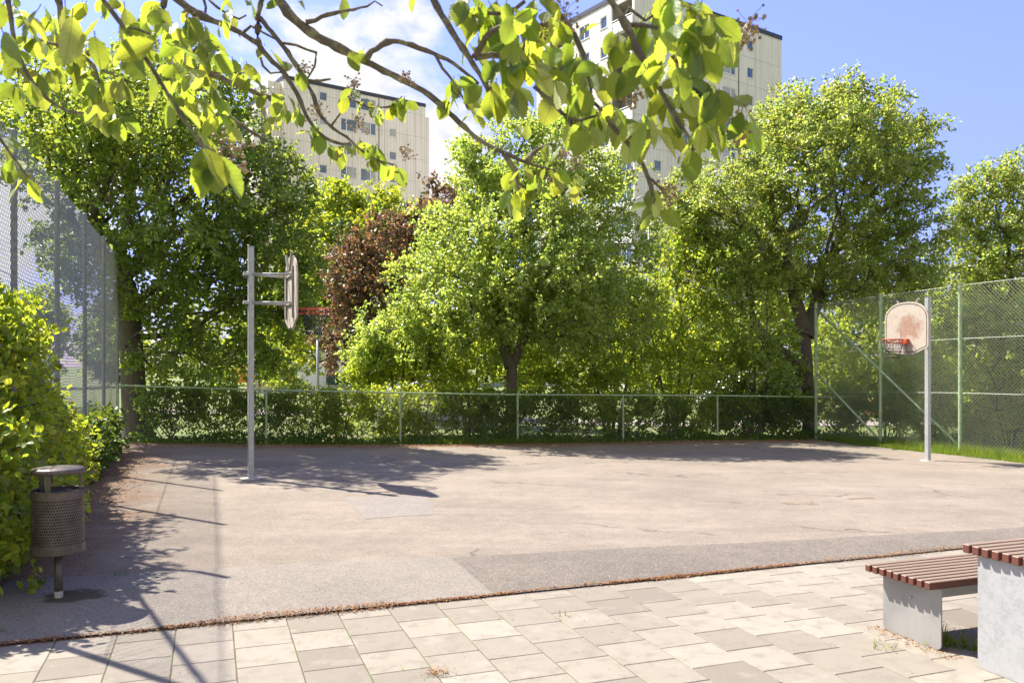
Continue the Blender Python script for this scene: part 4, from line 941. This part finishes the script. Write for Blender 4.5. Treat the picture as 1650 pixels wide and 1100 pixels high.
def car(name, label, cat, u, Y, rz, mat, prof, Wd=1.75):
    """prof: (x, z_bottom, z_belt, z_roof) sections from nose to tail"""
    p = P(u, 640, Y); b = G(p[0], p[1]); t = thing(name, label, cat, tuple(b), rz); v = []; f = []
    for (x, zb, zl, zr) in prof:
        hw = Wd/2*(1-.10*(abs(x)/2.3)**3); hr = hw*.80 if zr > zl+.05 else hw*.93
        v += [(x, -hw*.9, zb), (x, -hw, zb+.2), (x, -hw*.98, zl), (x, -hr, zr-.03), (x, -hr*.8, zr), (x, hr*.8, zr), (x, hr, zr-.03), (x, hw*.98, zl), (x, hw, zb+.2), (x, hw*.9, zb)]
    n = len(prof)
    for i in range(n-1): f += [(i*10+j, i*10+(j+1) % 10, (i+1)*10+(j+1) % 10, (i+1)*10+j) for j in range(10)]
    f += [tuple(range(10)), tuple(range((n-1)*10, n*10))[::-1]]
    bo = mesh_obj('body', v, f, mat, t, smooth=False)
    cab = [q for q in prof if q[3] > q[2]+.3]; xa, xb = cab[0][0], cab[-1][0]; zl = cab[0][2]; zr = cab[0][3]
    for s in (-1, 1):
        nw = 2
        for i in range(nw):
            x0 = xa+(xb-xa)*(i/nw)+.06; x1 = xa+(xb-xa)*((i+1)/nw)-.06
            y0, y1 = Wd/2*.985, Wd/2*.815; m = MB(); m.add([(x0, s*(y0+.004), zl+.05), (x1, s*(y0+.004), zl+.05), (x1, s*(y1+.012), zr-.09), (x0, s*(y1+.012), zr-.09)], [(0, 1, 2, 3)]); m.build('window', M_glass, t)
    for x in (prof[0][0]+.78, prof[-1][0]-.78):
        for s in (-1, 1):
            wv = MB(); wv.tube([(x, s*(Wd/2-.16), .31), (x, s*(Wd/2-.155), .31), (x, s*(Wd/2+.01), .31), (x, s*(Wd/2+.015), .31)], [.27, .31, .31, .27], 20); wh = wv.build('wheel', M_dark, t)
            wv = MB(); wv.tube([(x, s*(Wd/2+.012), .31), (x, s*(Wd/2+.024), .31)], [.2, .17], 14); wv.build('rim', M_galv, wh)
    for s in (-1, 1):
        m = MB(); m.box((prof[0][0]-.005, s*.55, .66), (.05, .3, .13), bev=.02); m.build('headlight', M_white, t)
    return t
PC = [(-2.1, .35, .62, .63), (-1.95, .22, .80, .82), (-1.0, .2, .92, .95), (-.3, .2, .94, 1.42), (.4, .2, .95, 1.47), (1.3, .2, .96, 1.40), (1.75, .22, .95, 1.0), (2.1, .3, .90, .92), (2.15, .4, .7, .72)]
PV = [(-2.4, .35, .8, .82), (-2.3, .25, 1.0, 1.05), (-1.6, .22, 1.1, 1.2), (-1.0, .22, 1.15, 1.95), (0, .22, 1.15, 2.02), (2.2, .22, 1.15, 2.0), (2.4, .3, 1.15, 1.9)]
M_carred = plain('red_car_paint', (.42, .02, .02), .3, 0., .1); M_carwh = plain('white_car_paint', (.72, .73, .75), .3, 0., .05)
car('parked_car', 'red parked car glimpsed through the right fence', 'car', 1478, 34.5, .35, M_carred, PC)
car('parked_van', 'white parked van glimpsed through leaves right of the fifth low post', 'van', 1215, 36., .3, M_carwh, PV, 1.9)
car('parked_car', 'white parked car glimpsed behind the second fence bay', 'car', 690, 42., .25, M_carwh, PC)
# ------------------------------------------------------------------ foreground whitebeam: branches hanging into the top of the frame
def fore():
    r = np.random.default_rng(90); base = np.array([-1.7, -1.0, 0.]); hub = np.array([-1.3, -.5, 2.55])
    t = thing('whitebeam_tree', 'overhanging tree with backlit leaves along the top edge, trunk outside the frame', 'tree', tuple(base))
    mb = MB()
    tr = np.array([base+[0, 0, -.05], base+[.03, .05, .8], base+[.12, .2, 1.7], hub, hub+[.1, .2, .7]]); mb.tube(tr-base, [.19, .15, .13, .11, .07], 14)
    def rough(pts, rad, gn=.12):
        pts = np.asarray(pts, float); out = []; rr = []
        for i in range(len(pts)-1):
            L = np.linalg.norm(pts[i+1]-pts[i]); k = max(1, int(L/.022))
            for j in range(k):
                s = j/k; out.append(pts[i]+(pts[i+1]-pts[i])*s); rr.append(rad[i]+(rad[i+1]-rad[i])*s)
        out.append(pts[-1]); rr.append(rad[-1]); out = np.array(out); rr = np.array(rr); n = len(out)
        ker = np.ones(5)/5; 
        for c in range(3):
            if n > 9: out[2:-2, c] = np.convolve(out[:, c], ker, 'valid')
        out += r.normal(0, 1, out.shape)*(rr*gn)[:, None]; rr = rr*(1+.22*np.abs(r.normal(0, 1, n)))
        return out, rr
    ends = []
    def br(pts, Y, r0, r1, conn=False, Y1=None, g_=.12):
        k = len(pts); Ys = np.linspace(Y, Y1 or Y, k); q = [P(u, v, y) for (u, v), y in zip(pts, Ys)]; rad = list(np.linspace(r0, r1, k))
        if conn:
            s = q[0]; ml = hub*.55+s*.45+np.array([0, 0, .45+.12*s[1]]); q = [hub+np.array([0, 0, .1]), ml]+q; rad = [r0*1.7, r0*1.35]+rad
        a, b = rough(q, rad, g_); mb.tube(a-base, b, 8 if r0 > .006 else 5); ends.append(q[-1])
    # main limbs (photo pixels -> points 1.5 to 3.3 m away)
    br([(250, -30), (287, 0), (322, 29), (336, 31), (367, 41), (391, 54), (418, 73)], 3.2, .0145, .008, True)
    br([(421, -30), (420, 0), (418, 29), (408, 41), (418, 66), (420, 90), (441, 94), (456, 116), (472, 136), (484, 161), (493, 188), (495, 194), (512, 213), (533, 232), (545, 236), (565, 230)], 3.1, .011, .004, True)
    br([(418, 29), (431, 45), (451, 67), (469, 92), (484, 116), (496, 136), (510, 166), (517, 191), (520, 206), (534, 203), (550, 210), (570, 230), (591, 255), (607, 256), (634, 266)], 3.1, .008, .003)
    br([(534, 203), (545, 187), (561, 168), (568, 148), (573, 135)], 3.1, .004, .003)
    br([(571, 162), (594, 174), (626, 173), (640, 163), (648, 155)], 3.1, .004, .002)
    br([(391, 54), (404, 42), (430, 56), (445, 64)], 3.15, .006, .003); br([(330, 30), (331, 12), (326, -8)], 3.2, .005, .005); br([(337, 0), (350, 12), (368, 24), (385, 31), (397, 25)], 3.2, .005, .003)
    br([(453, 69), (477, 73), (494, 80), (510, 86), (507, 107), (495, 128)], 3.1, .0055, .003); br([(495, 130), (515, 131), (533, 128)], 3.1, .006, .003); br([(420, 93), (424, 107), (436, 118), (455, 117)], 3.1, .005, .003)
    br([(436, -30), (448, 0), (462, 22), (482, 38), (503, 54), (520, 66), (540, 74), (566, 88), (588, 98), (609, 112), (630, 119), (650, 131), (671, 138), (695, 155), (718, 176), (732, 190), (755, 212), (780, 232), (806, 244), (832, 255), (849, 262), (866, 270), (887, 274), (911, 277)], 3.0, .0155, .004, True, 3.1)
    br([(493, 36), (508, 33), (520, 29), (536, 16), (550, 17), (571, 21), (587, 7), (604, 2), (616, 10)], 3.0, .009, .002)
    br([(592, 96), (598, 84), (606, 78), (623, 64), (644, 64), (664, 74), (695, 85), (713, 90), (730, 102), (752, 117), (771, 135)], 3.0, .011, .005)
    br([(702, 88), (713, 111), (730, 131), (744, 155), (754, 176)], 3.0, .006, .003); br([(730, 131), (728, 147), (742, 158)], 3.0, .004, .002)
    br([(812, 247), (830, 274), (833, 294), (835, 313), (840, 322)], 3.08, .009, .003); br([(849, 262), (856, 250), (866, 241), (890, 230)], 3.08, .010, .003); br([(834, 296), (850, 302), (862, 300)], 3.08, .004, .002)
    br([(684, -30), (694, 0), (713, 22), (727, 52), (744, 78), (759, 93), (773, 121), (790, 147), (803, 173)], 2.1, .0085, .0045, True)
    br([(765, 92), (777, 74), (778, 57), (790, 40), (808, 35), (840, 41), (845, 60), (843, 80)], 2.1, .008, .003, False, 1.9); br([(765, 92), (792, 89), (820, 93), (845, 98)], 2.1, .009, .004)
    br([(845, 2), (830, 14), (810, 22), (788, 22), (775, 10)], 2.0, .005, .004)
    br([(872, -30), (883, 0), (904, 26), (924, 52), (938, 74), (950, 110), (944, 142), (952, 160), (966, 174)], 1.95, .007, .003, True); br([(860, 140), (885, 160), (905, 182), (918, 192), (935, 194), (963, 186)], 1.95, .005, .003); br([(918, 192), (922, 207), (927, 220)], 1.95, .004, .003)
    br([(970, -25), (980, 0), (1000, 24), (1016, 50), (1024, 73), (1036, 97), (1045, 116), (1064, 128), (1059, 145), (1069, 161), (1090, 188), (1100, 205), (1109, 223), (1115, 241), (1132, 239)], 1.9, .0075, .0025, True, 1.8)
    br([(1012, 42), (1025, 41), (1040, 42), (1060, 46)], 1.9, .006, .004); br([(1023, 72), (1025, 86), (1040, 102), (1060, 110), (1070, 120)], 1.88, .005, .003); br([(1012, 12), (1022, 20), (1040, 34), (1052, 26)], 1.9, .004, .003); br([(1083, 90), (1090, 100), (1092, 115)], 1.8, .004, .003)
    br([(966, 174), (984, 205), (1000, 218), (1019, 239), (1038, 260), (1048, 281), (1048, 300), (1053, 323), (1057, 334)], 1.98, .006, .004, False, 2.2); br([(1010, 223), (1040, 223), (1058, 218)], 2.0, .004, .002); br([(1048, 288), (1058, 296), (1066, 306)], 2.15, .004, .002)
    br([(150, -25), (163, 0), (185, 32), (205, 50), (225, 72), (245, 105), (260, 130), (275, 165), (290, 185), (305, 215), (325, 234), (345, 246)], 1.5, .0042, .003, True, g_=.06); br([(205, 44), (222, 47), (240, 55)], 1.5, .003, .002)
    br([(90, -25), (97, 0), (96, 15), (102, 40), (104, 60), (100, 72), (112, 85), (135, 90), (155, 102), (163, 118), (160, 135), (158, 145)], 2.6, .011, .003, True); br([(62, 63), (80, 70), (97, 74)], 2.6, .004, .004); br([(163, 112), (180, 120), (195, 126)], 2.6, .004, .002); br([(140, 88), (158, 76), (165, 68)], 2.6, .008, .006)
    br([(10, -25), (18, 40), (25, 80), (35, 105), (48, 128), (62, 148), (85, 170), (110, 182), (135, 186), (165, 180), (182, 190), (192, 203)], 2.7, .007, .003, True); br([(25, 82), (28, 110), (31, 128)], 2.6, .004, .002)
    br([(270, -30), (262, 20), (268, 60), (300, 98), (320, 110), (345, 122), (370, 132), (400, 145), (418, 152), (436, 157), (434, 163)], 3.1, .012, .006, True); br([(318, 75), (300, 98)], 3.1, .005, .004); br([(345, 118), (370, 117), (395, 118), (402, 110)], 3.05, .003, .002)
    br([(320, 163), (345, 175), (375, 192), (400, 210), (430, 228)], 3.3, .010, .005); br([(345, 175), (352, 165), (358, 150)], 3.2, .003, .002)
    br([(-40, 200), (-5, 215), (12, 240), (28, 262), (45, 285)], 2.3, .005, .002)
    br([(-60, 150), (-40, 200)], 2.3, .006, .005, True)
    # leaf clusters: (u, v, how many) at a distance and a leaf length in pixels
    LN = [(15, 5, 3), (70, 0, 2), (105, 10, 2), (125, 20, 1), (160, 30, 2), (205, 10, 2), (235, 25, 2), (260, 60, 2), (275, 70, 1), (200, 60, 2), (240, 110, 2), (275, 140, 2), (285, 170, 2), (310, 195, 2), (330, 228, 3), (348, 240, 5), (0, 40, 2), (40, 20, 2), (150, 55, 1)]
    L2 = [(u, v, 3) for u, v in ((15, 85), (30, 75), (25, 130), (45, 125), (60, 110), (95, 70), (75, 60), (110, 80), (150, 110), (160, 140), (185, 130), (165, 160), (120, 95), (85, 100), (140, 75), (200, 125), (60, 55), (90, 40), (130, 120))]
    L2b = [(185, 178, 4), (195, 192, 4), (175, 180, 3), (165, 176, 2), (5, 222, 3), (20, 250, 3), (30, 275, 3), (42, 285, 3), (5, 260, 2)]
    L3 = [(u, v, 3) for u, v in ((290, 60), (300, 90), (320, 110), (290, 120), (340, 85), (310, 150), (330, 165), (345, 140), (300, 30), (280, 40), (355, 185), (365, 200), (270, 20), (320, 60), (230, 40), (250, 10), (285, 100))]
    L4 = [(u, v, 2) for u, v in ((375, 95), (395, 100), (385, 112), (405, 108), (400, 120), (350, 150), (360, 162), (345, 158), (430, 152), (450, 160), (455, 176), (440, 186), (478, 160), (485, 175), (465, 150), (355, 175), (372, 205))] + [(u, v, 1) for u, v in ((430, 72), (440, 84), (465, 98), (478, 110), (490, 110), (350, -4), (375, -4), (395, -2), (402, -6), (450, -4), (482, -6), (555, -8), (676, -12), (565, 80), (588, 84), (590, 80))]
    L5 = [(u, v, 2) for u, v in ((505, 192), (515, 207), (532, 232), (545, 234), (555, 232), (500, 210), (575, 222), (600, 236), (610, 228), (600, 252), (615, 256), (634, 262), (640, 268), (570, 145), (560, 150), (592, 160), (606, 168), (640, 158), (650, 152), (655, 160), (645, 168), (632, 163))]
    L6 = [(u, v, 2) for u, v in ((735, 122), (745, 128), (728, 150), (740, 158), (725, 157), (758, 148), (775, 158), (765, 180), (830, 280), (840, 270), (865, 282), (855, 296), (880, 270), (900, 268), (905, 280), (925, 278), (925, 292), (910, 292), (840, 298), (830, 308), (846, 322), (822, 305), (895, 282), (880, 296))] + [(u, v, 1) for u, v in ((800, 232), (832, 200), (850, 195), (905, 232), (862, 235), (890, 228))]
    L7 = [(750, 0, 3), (770, 8, 3), (785, 26, 3), (765, 56, 2), (800, 0, 3), (820, 10, 3), (840, 20, 3), (860, 0, 2), (885, 15, 3), (905, 32, 3), (825, 58, 3), (845, 72, 3), (870, 55, 2), (895, 68, 2), (920, 60, 2), (800, 88, 3), (820, 98, 4), (850, 92, 4), (870, 102, 3), (930, 90, 2), (950, 100, 3), (965, 112, 3), (945, 138, 3), (990, 110, 1), (810, 128, 2), (790, 138, 3), (900, 128, 3), (935, 160, 3), (930, 185, 3), (945, 192, 3), (965, 182, 3), (985, 165, 2), (1000, 188, 3), (1015, 202, 2), (830, 138, 3), (985, 30, 1), (1000, 60, 2), (1020, 78, 2)]
    L8 = [(1050, 16, 2), (1080, 0, 3), (1105, 5, 3), (1130, -6, 2), (1060, 40, 3), (1095, 38, 3), (1120, 25, 3), (1145, 25, 2), (1160, 35, 2), (1075, 78, 3), (1110, 64, 3), (1125, 74, 4), (1150, 50, 2), (1045, 106, 2), (1085, 104, 2), (1100, 122, 3), (1130, 132, 3), (1155, 142, 3), (1180, 158, 2), (1198, 170, 2), (1075, 165, 3), (1060, 146, 2), (1110, 164, 2), (1130, 182, 3), (1125, 194, 3), (1148, 194, 2), (1116, 236, 2), (1178, 188, 2), (1200, 195, 2), (1040, 186, 2), (1062, 196, 2), (1055, 212, 2)]
    L9 = [(1048, 302, 2), (1052, 322, 2), (1060, 334, 2), (1058, 330, 1)]
    ny = 25; tt = np.linspace(0, 1, ny); hw = .315*np.sin(math.pi*tt**1.02)**.70
    ser = 1+.075*np.cos(np.arange(ny)*math.pi*2/3.); hw = hw*ser; hw[0] = .012; hw[-1] = .0
    tv = []; tuv = []
    for i in range(ny):
        for s in (-1, -.5, 0, .5, 1): tv.append((s*hw[i], tt[i]-abs(s)*.035, abs(s*hw[i])*.32)); tuv.append((s*hw[i], tt[i]))
    tf = []
    for i in range(ny-1):
        for j in range(4): a = i*5+j; tf.append((a, a+1, a+6, a+5))
    tv = np.array(tv); tuv = np.array(tuv)
    V = []; Fc = []; UV = []; RV = []; st = MB(); nv = 0; sr = []
    def leafset(lst, Y, Lp, jit=.10, side=.7):
        nonlocal nv
        for (u, v, n, *far) in lst:
            y0 = far[0] if far else Y*(1+r.uniform(-jit, jit)); b = P(u, v, y0); ph = r.uniform(0, 6.28)
            for i in range(n):
                L = (Lp if far else Lp*y0/F)*r.uniform(.72, 1.15); a = ph+i*2.4+r.normal(0, .4); h = np.array([math.cos(a), math.sin(a)*.8, 0])
                d = h*r.uniform(.35, 1.)*side+np.array([0, 0, -r.uniform(.35, 1.05)])+r.normal(0, .15, 3); d /= np.linalg.norm(d)
                nn = h*.75+np.array([0, 0, .75])+r.normal(0, .38, 3)
                if r.random() < .31: nn = -nn*.4+np.array([r.normal(0, .3), -1., .3])
                x, yv, z = frames(d[None], nn[None]); x, yv, z = x[0], yv[0], z[0]
                cv = r.uniform(.02, .22); tw = r.normal(0, .18); wd = r.uniform(.80, 1.12)
                q = tv.copy(); q[:, 0] *= wd; q[:, 2] = q[:, 2]*r.uniform(.3, 1.4)-cv*q[:, 1]**2+tw*q[:, 0]*q[:, 1]+.012*np.sin(q[:, 1]*17)*np.sign(q[:, 0])*(abs(q[:, 0]) > .2)
                p0 = b+r.normal(0, .006, 3); p1 = p0+d*L*.16+np.array([0, 0, -.002])
                mb.tube([p0-base, p1-base], [.0012, .0009], 4, cap=False)
                w_ = p1+L*(q[:, 0:1]*x+q[:, 1:2]*yv+q[:, 2:3]*z)
                V.append(w_-base); Fc.extend([tuple(int(k+nv) for k in ff) for ff in tf]); UV.append(tuv*np.array([wd, 1.])); nv += len(tv); RV.extend([r.random()]*len(tf))
    leafset([(u, v, max(1, n-1)) for u, v, n in LN], 1.5, 74, .06); leafset(L2, 2.65, 38); leafset(L2b, 2.6, 36); leafset([(u+r.uniform(-14, 14), v+r.uniform(-12, 12), 3) for u, v, n in L2], 2.9, 34)
    leafset([(u, v, 3) for u, v, n in L3], 2.6, 38); leafset([(r.uniform(0, 380), r.uniform(-8, 1)+120*r.beta(1.2, 1.6), 2) for _ in range(46)], 3.0, 31); leafset([(u+r.uniform(-18, 18), v+r.uniform(-14, 14), 2) for u, v, n in L3], 2.8, 34)
    leafset(L4, 3.05, 32, .05); leafset(L5, 3.1, 31, .02); leafset(L6, 3.05, 32, .03); leafset(L7, 2.0, 50, .10); leafset(L8, 1.85, 58, .10); leafset(L9, 2.2, 42, .02); leafset([(u+r.uniform(-16, 16), v+r.uniform(-16, 12), 1) for u, v, n in L7], 2.2, 50, .1); leafset([(u+r.uniform(-18, 14), v+r.uniform(-16, 12), 1) for u, v, n in L8 if u < 1170], 2.05, 58, .1)
    tops = []
    for (x_, y_, z_) in ((-.75, 2.5, 4.55), (-.2, 2.3, 4.75), (.25, 2.4, 4.7), (-1.6, 2.9, 4.9), (-.5, 3.0, 5.1), (-2.3, 3.1, 5.0)):
        e_ = np.array([x_, y_, z_]); pth_ = [hub+np.array([0, 0, .3]), hub*.5+e_*.5+np.array([0, 0, .5]), e_*.85+hub*.15+np.array([0, 0, .3]), e_]
        a_, b_ = rough(pth_, [.05, .03, .015, .006]); mb.tube(a_-base, b_, 7)
        for _ in range(34): tops.append(e_+r.normal(0, [.38, .32, .22]))
    leafset([(825+q[0]/q[1]*F, HV-(q[2]-H)/q[1]*F, 3, q[1]) for q in tops if (q[2]-H)/q[1] > .56], 0, .095)
    mb.build('trunk', M_twig, t, smooth=True)
    mesh_obj('crown', np.concatenate(V), Fc, L_fore, t, smooth=True, rnd=RV, uv=np.concatenate(UV))
    ico = np.array([(0, 0, 1), (.89, 0, .45), (.28, .85, .45), (-.72, .53, .45), (-.72, -.53, .45), (.28, -.85, .45), (.72, .53, -.45), (-.28, .85, -.45), (-.89, 0, -.45), (-.28, -.85, -.45), (.72, -.53, -.45), (0, 0, -1)])
    icf = [(0, 1, 2), (0, 2, 3), (0, 3, 4), (0, 4, 5), (0, 5, 1), (1, 6, 2), (2, 7, 3), (3, 8, 4), (4, 9, 5), (5, 10, 1), (2, 6, 7), (3, 7, 8), (4, 8, 9), (5, 9, 10), (1, 10, 6), (6, 11, 7), (7, 11, 8), (8, 11, 9), (9, 11, 10), (10, 11, 6)]
    for (u, v, Y, s, up) in [(372, 238, 1.6, .055, 0), (380, 268, 1.6, .04, -1), (512, 185, 3.1, .06, 1), (578, 208, 3.1, .07, 1), (655, 252, 3.1, .06, 1), (568, 128, 3.1, .05, -1), (905, 258, 3.05, .06, 1), (932, 268, 3.05, .06, 1), (1068, 312, 2.2, .05, 1), (1078, 318, 2.2, .04, 0), (1195, 205, 1.8, .05, -1), (1205, 35, 1.8, .06, 0), (1198, 50, 1.8, .05, -1), (912, 22, 1.9, .05, 0), (876, 50, 1.9, .035, 0), (1020, 150, 1.9, .045, -1), (890, 284, 3.05, .05, -1), (490, 108, 3.1, .04, 0), (310, 30, 3., .05, -1), (655, 128, 3., .04, 0)]:
        m = MB(); o = P(u, v, Y)-base; rv = []
        for i in range(26):
            d = r.normal(0, 1, 3); d[2] += up*.9; d /= np.linalg.norm(d); e = o+d*s*r.uniform(.35, .85)
            m.tube([o+d*.004, (o+e)/2+r.normal(0, .003, 3), e], .0007, 3, cap=False); rv += [.3]*6
            m.add(e+ico*r.uniform(.003, .0055), icf); rv += [r.random()]*20
        m.build('flower_cluster', M_bud, t, rnd=rv)
fore()
# ------------------------------------------------------------------ loose ground stuff
def litter():
    r = np.random.default_rng(61); pos = []; L = []
    def put(a, b, z, l): x, y = -sA*a+cA*b, cA*a+sA*b; pos.append(np.stack([x, y, gz(x, y)+z], 1)); L.append(l)
    n = 22000; b = r.uniform(-3.2, 10.5, n); dens = .35+.65*(np.sin(b*1.9)+np.sin(b*.7+1)+np.sin(b*4.3)*.5 > -.3); k = r.random(n) < dens; b = b[k]; n = len(b)
    wd_ = .012+.030*np.clip(np.sin(b*2.3+np.sin(b*5.1))*.6+np.sin(b*.8+2)*.5+.25, 0, 1.2); a = 5.978+r.normal(0, 1, n)*wd_+.012*np.sin(b*3.); put(a, b, np.maximum(.004, .9*wd_-np.abs(a-5.97)*.6)*r.random(n)+.012, r.uniform(.008, .019, n))
    n = 2600; a = r.uniform(7, 19, n); b = -1.62+np.abs(r.normal(0, .38, n)); put(a, b, np.full(n, .006), r.uniform(.012, .03, n))
    n = 4500; b = r.uniform(-1.6, 16, n); a = 19.75-np.abs(r.normal(0, .38, n)); put(a, b, np.full(n, .008), r.uniform(.02, .045, n))
    n = 700; a = r.uniform(2.5, 17, n); b = r.uniform(-1.2, 12, n); put(a, b, np.full(n, .009), r.uniform(.006, .014, n))
    n = 420; a = r.uniform(3.75, 4.4, n); b = 4.19+r.normal(0, .05, n); put(a, b, np.full(n, .006), r.uniform(.008, .016, n))
    n = 160; a = 4.83+r.normal(0, .03, n); b = 1.222+r.normal(0, .04, n); put(a-.25, b, r.uniform(0, .02, n)+.004, r.uniform(.008, .016, n))
    pos = np.concatenate(pos); L = np.concatenate(L); m = len(pos)
    d = r.normal(0, 1, (m, 3)); d[:, 2] *= .25; nn = np.array([0, 0, 1.])+r.normal(0, .35, (m, 3))
    v, f = leaves(pos, d, nn, L, np.full(m, .75)); props(big_mesh('leaf_litter', v, f, M_litter, None, np.repeat(r.random(m), 2)), kind='stuff')
litter()
def grass():
    r = np.random.default_rng(62); pos = []; hh = []
    def put(a, b, h): x, y = -sA*a+cA*b, cA*a+sA*b; pos.append(np.stack([x, y, gz(x, y)-.04], 1)); hh.append(h)
    n = 15000; a = r.uniform(9.5, 19.6, n); b = 16.15+np.where(a > 17.6, (a-17.6)*.3, 0)+r.random(n)**1.3*1.5; put(a, b, r.uniform(.08, .2, n)+.14*r.random(n)*(b > 16.6))
    n = 5000; b = r.uniform(5.2, 9.3, n); a = 19.9+r.random(n)*.5; put(a, b, r.uniform(.06, .22, n)); 
    n = 5000; b = r.uniform(-1.6, 17, n); a = 19.9+r.random(n)**2*.7; put(a, b, r.uniform(.05, .2, n))
    n = 9000; a = r.uniform(4.6, 18, n); b = -1.72-r.random(n)*.7; put(a, b, r.uniform(.04, .13, n))
    n = 500; a = 6.92+r.normal(0, .09, n); b = -1.04+r.normal(0, .13, n); put(a, b, r.uniform(.045, .075, n))
    for (a0, b0, c, h) in ((3.98, 4.33, 70, .16), (3.85, 4.40, 60, .13), (4.05, 3.93, 16, .06), (5.44, 1.94, 12, .03), (4.60, 1.22, 16, .035), (5.28, 2.28, 14, .05), (6.95, -.55, 50, .07), (7.5, -.7, 60, .07), (6.2, -1.35, 120, .09)):
        put(a0+r.normal(0, .045, c), b0+r.normal(0, .045, c), r.uniform(.4, 1., c)*h+.045)
    pos = np.concatenate(pos); h = np.concatenate(hh); m = len(pos); d = r.normal(0, .38, (m, 3)); d[:, 2] = 1.
    nn = r.normal(0, 1, (m, 3)); nn[:, 2] *= .2
    blade = np.array([(-.5, 0, 0), (.5, 0, 0), (.38, .5, .06), (-.38, .5, .06), (.0, 1, .28), (.0, 1, .28)])
    v, f = leaves(pos, d, nn, h, .010/h*r.uniform(.6, 1.2, m), blade, ((0, 1, 2, 3), (3, 2, 4, 5)))
    props(big_mesh('grass', v, f, L_grass, None, np.repeat(r.random(m), 2)), kind='stuff')
    n = 6000; b = r.uniform(-1.7, 19, n); a = 20.02+r.random(n)*1.1; x, y = -sA*a+cA*b, cA*a+sA*b
    bump_ = .16+.14*np.sin(b*2.1)*np.sin(b*.9+2); z = gz(x, y)-.04+r.random(n)*np.maximum(.06, bump_)
    d = r.normal(0, 1, (n, 3)); d[:, 2] += .3; nn = np.array([0, 0, 1.])+r.normal(0, .5, (n, 3))
    v, f = leaves(np.stack([x, y, z], 1), d, nn, r.uniform(.06, .13, n), np.ones(n)); props(big_mesh('ground_cover', v, f, L_under, None, np.repeat(r.random(n), 2)), kind='stuff')
grass()
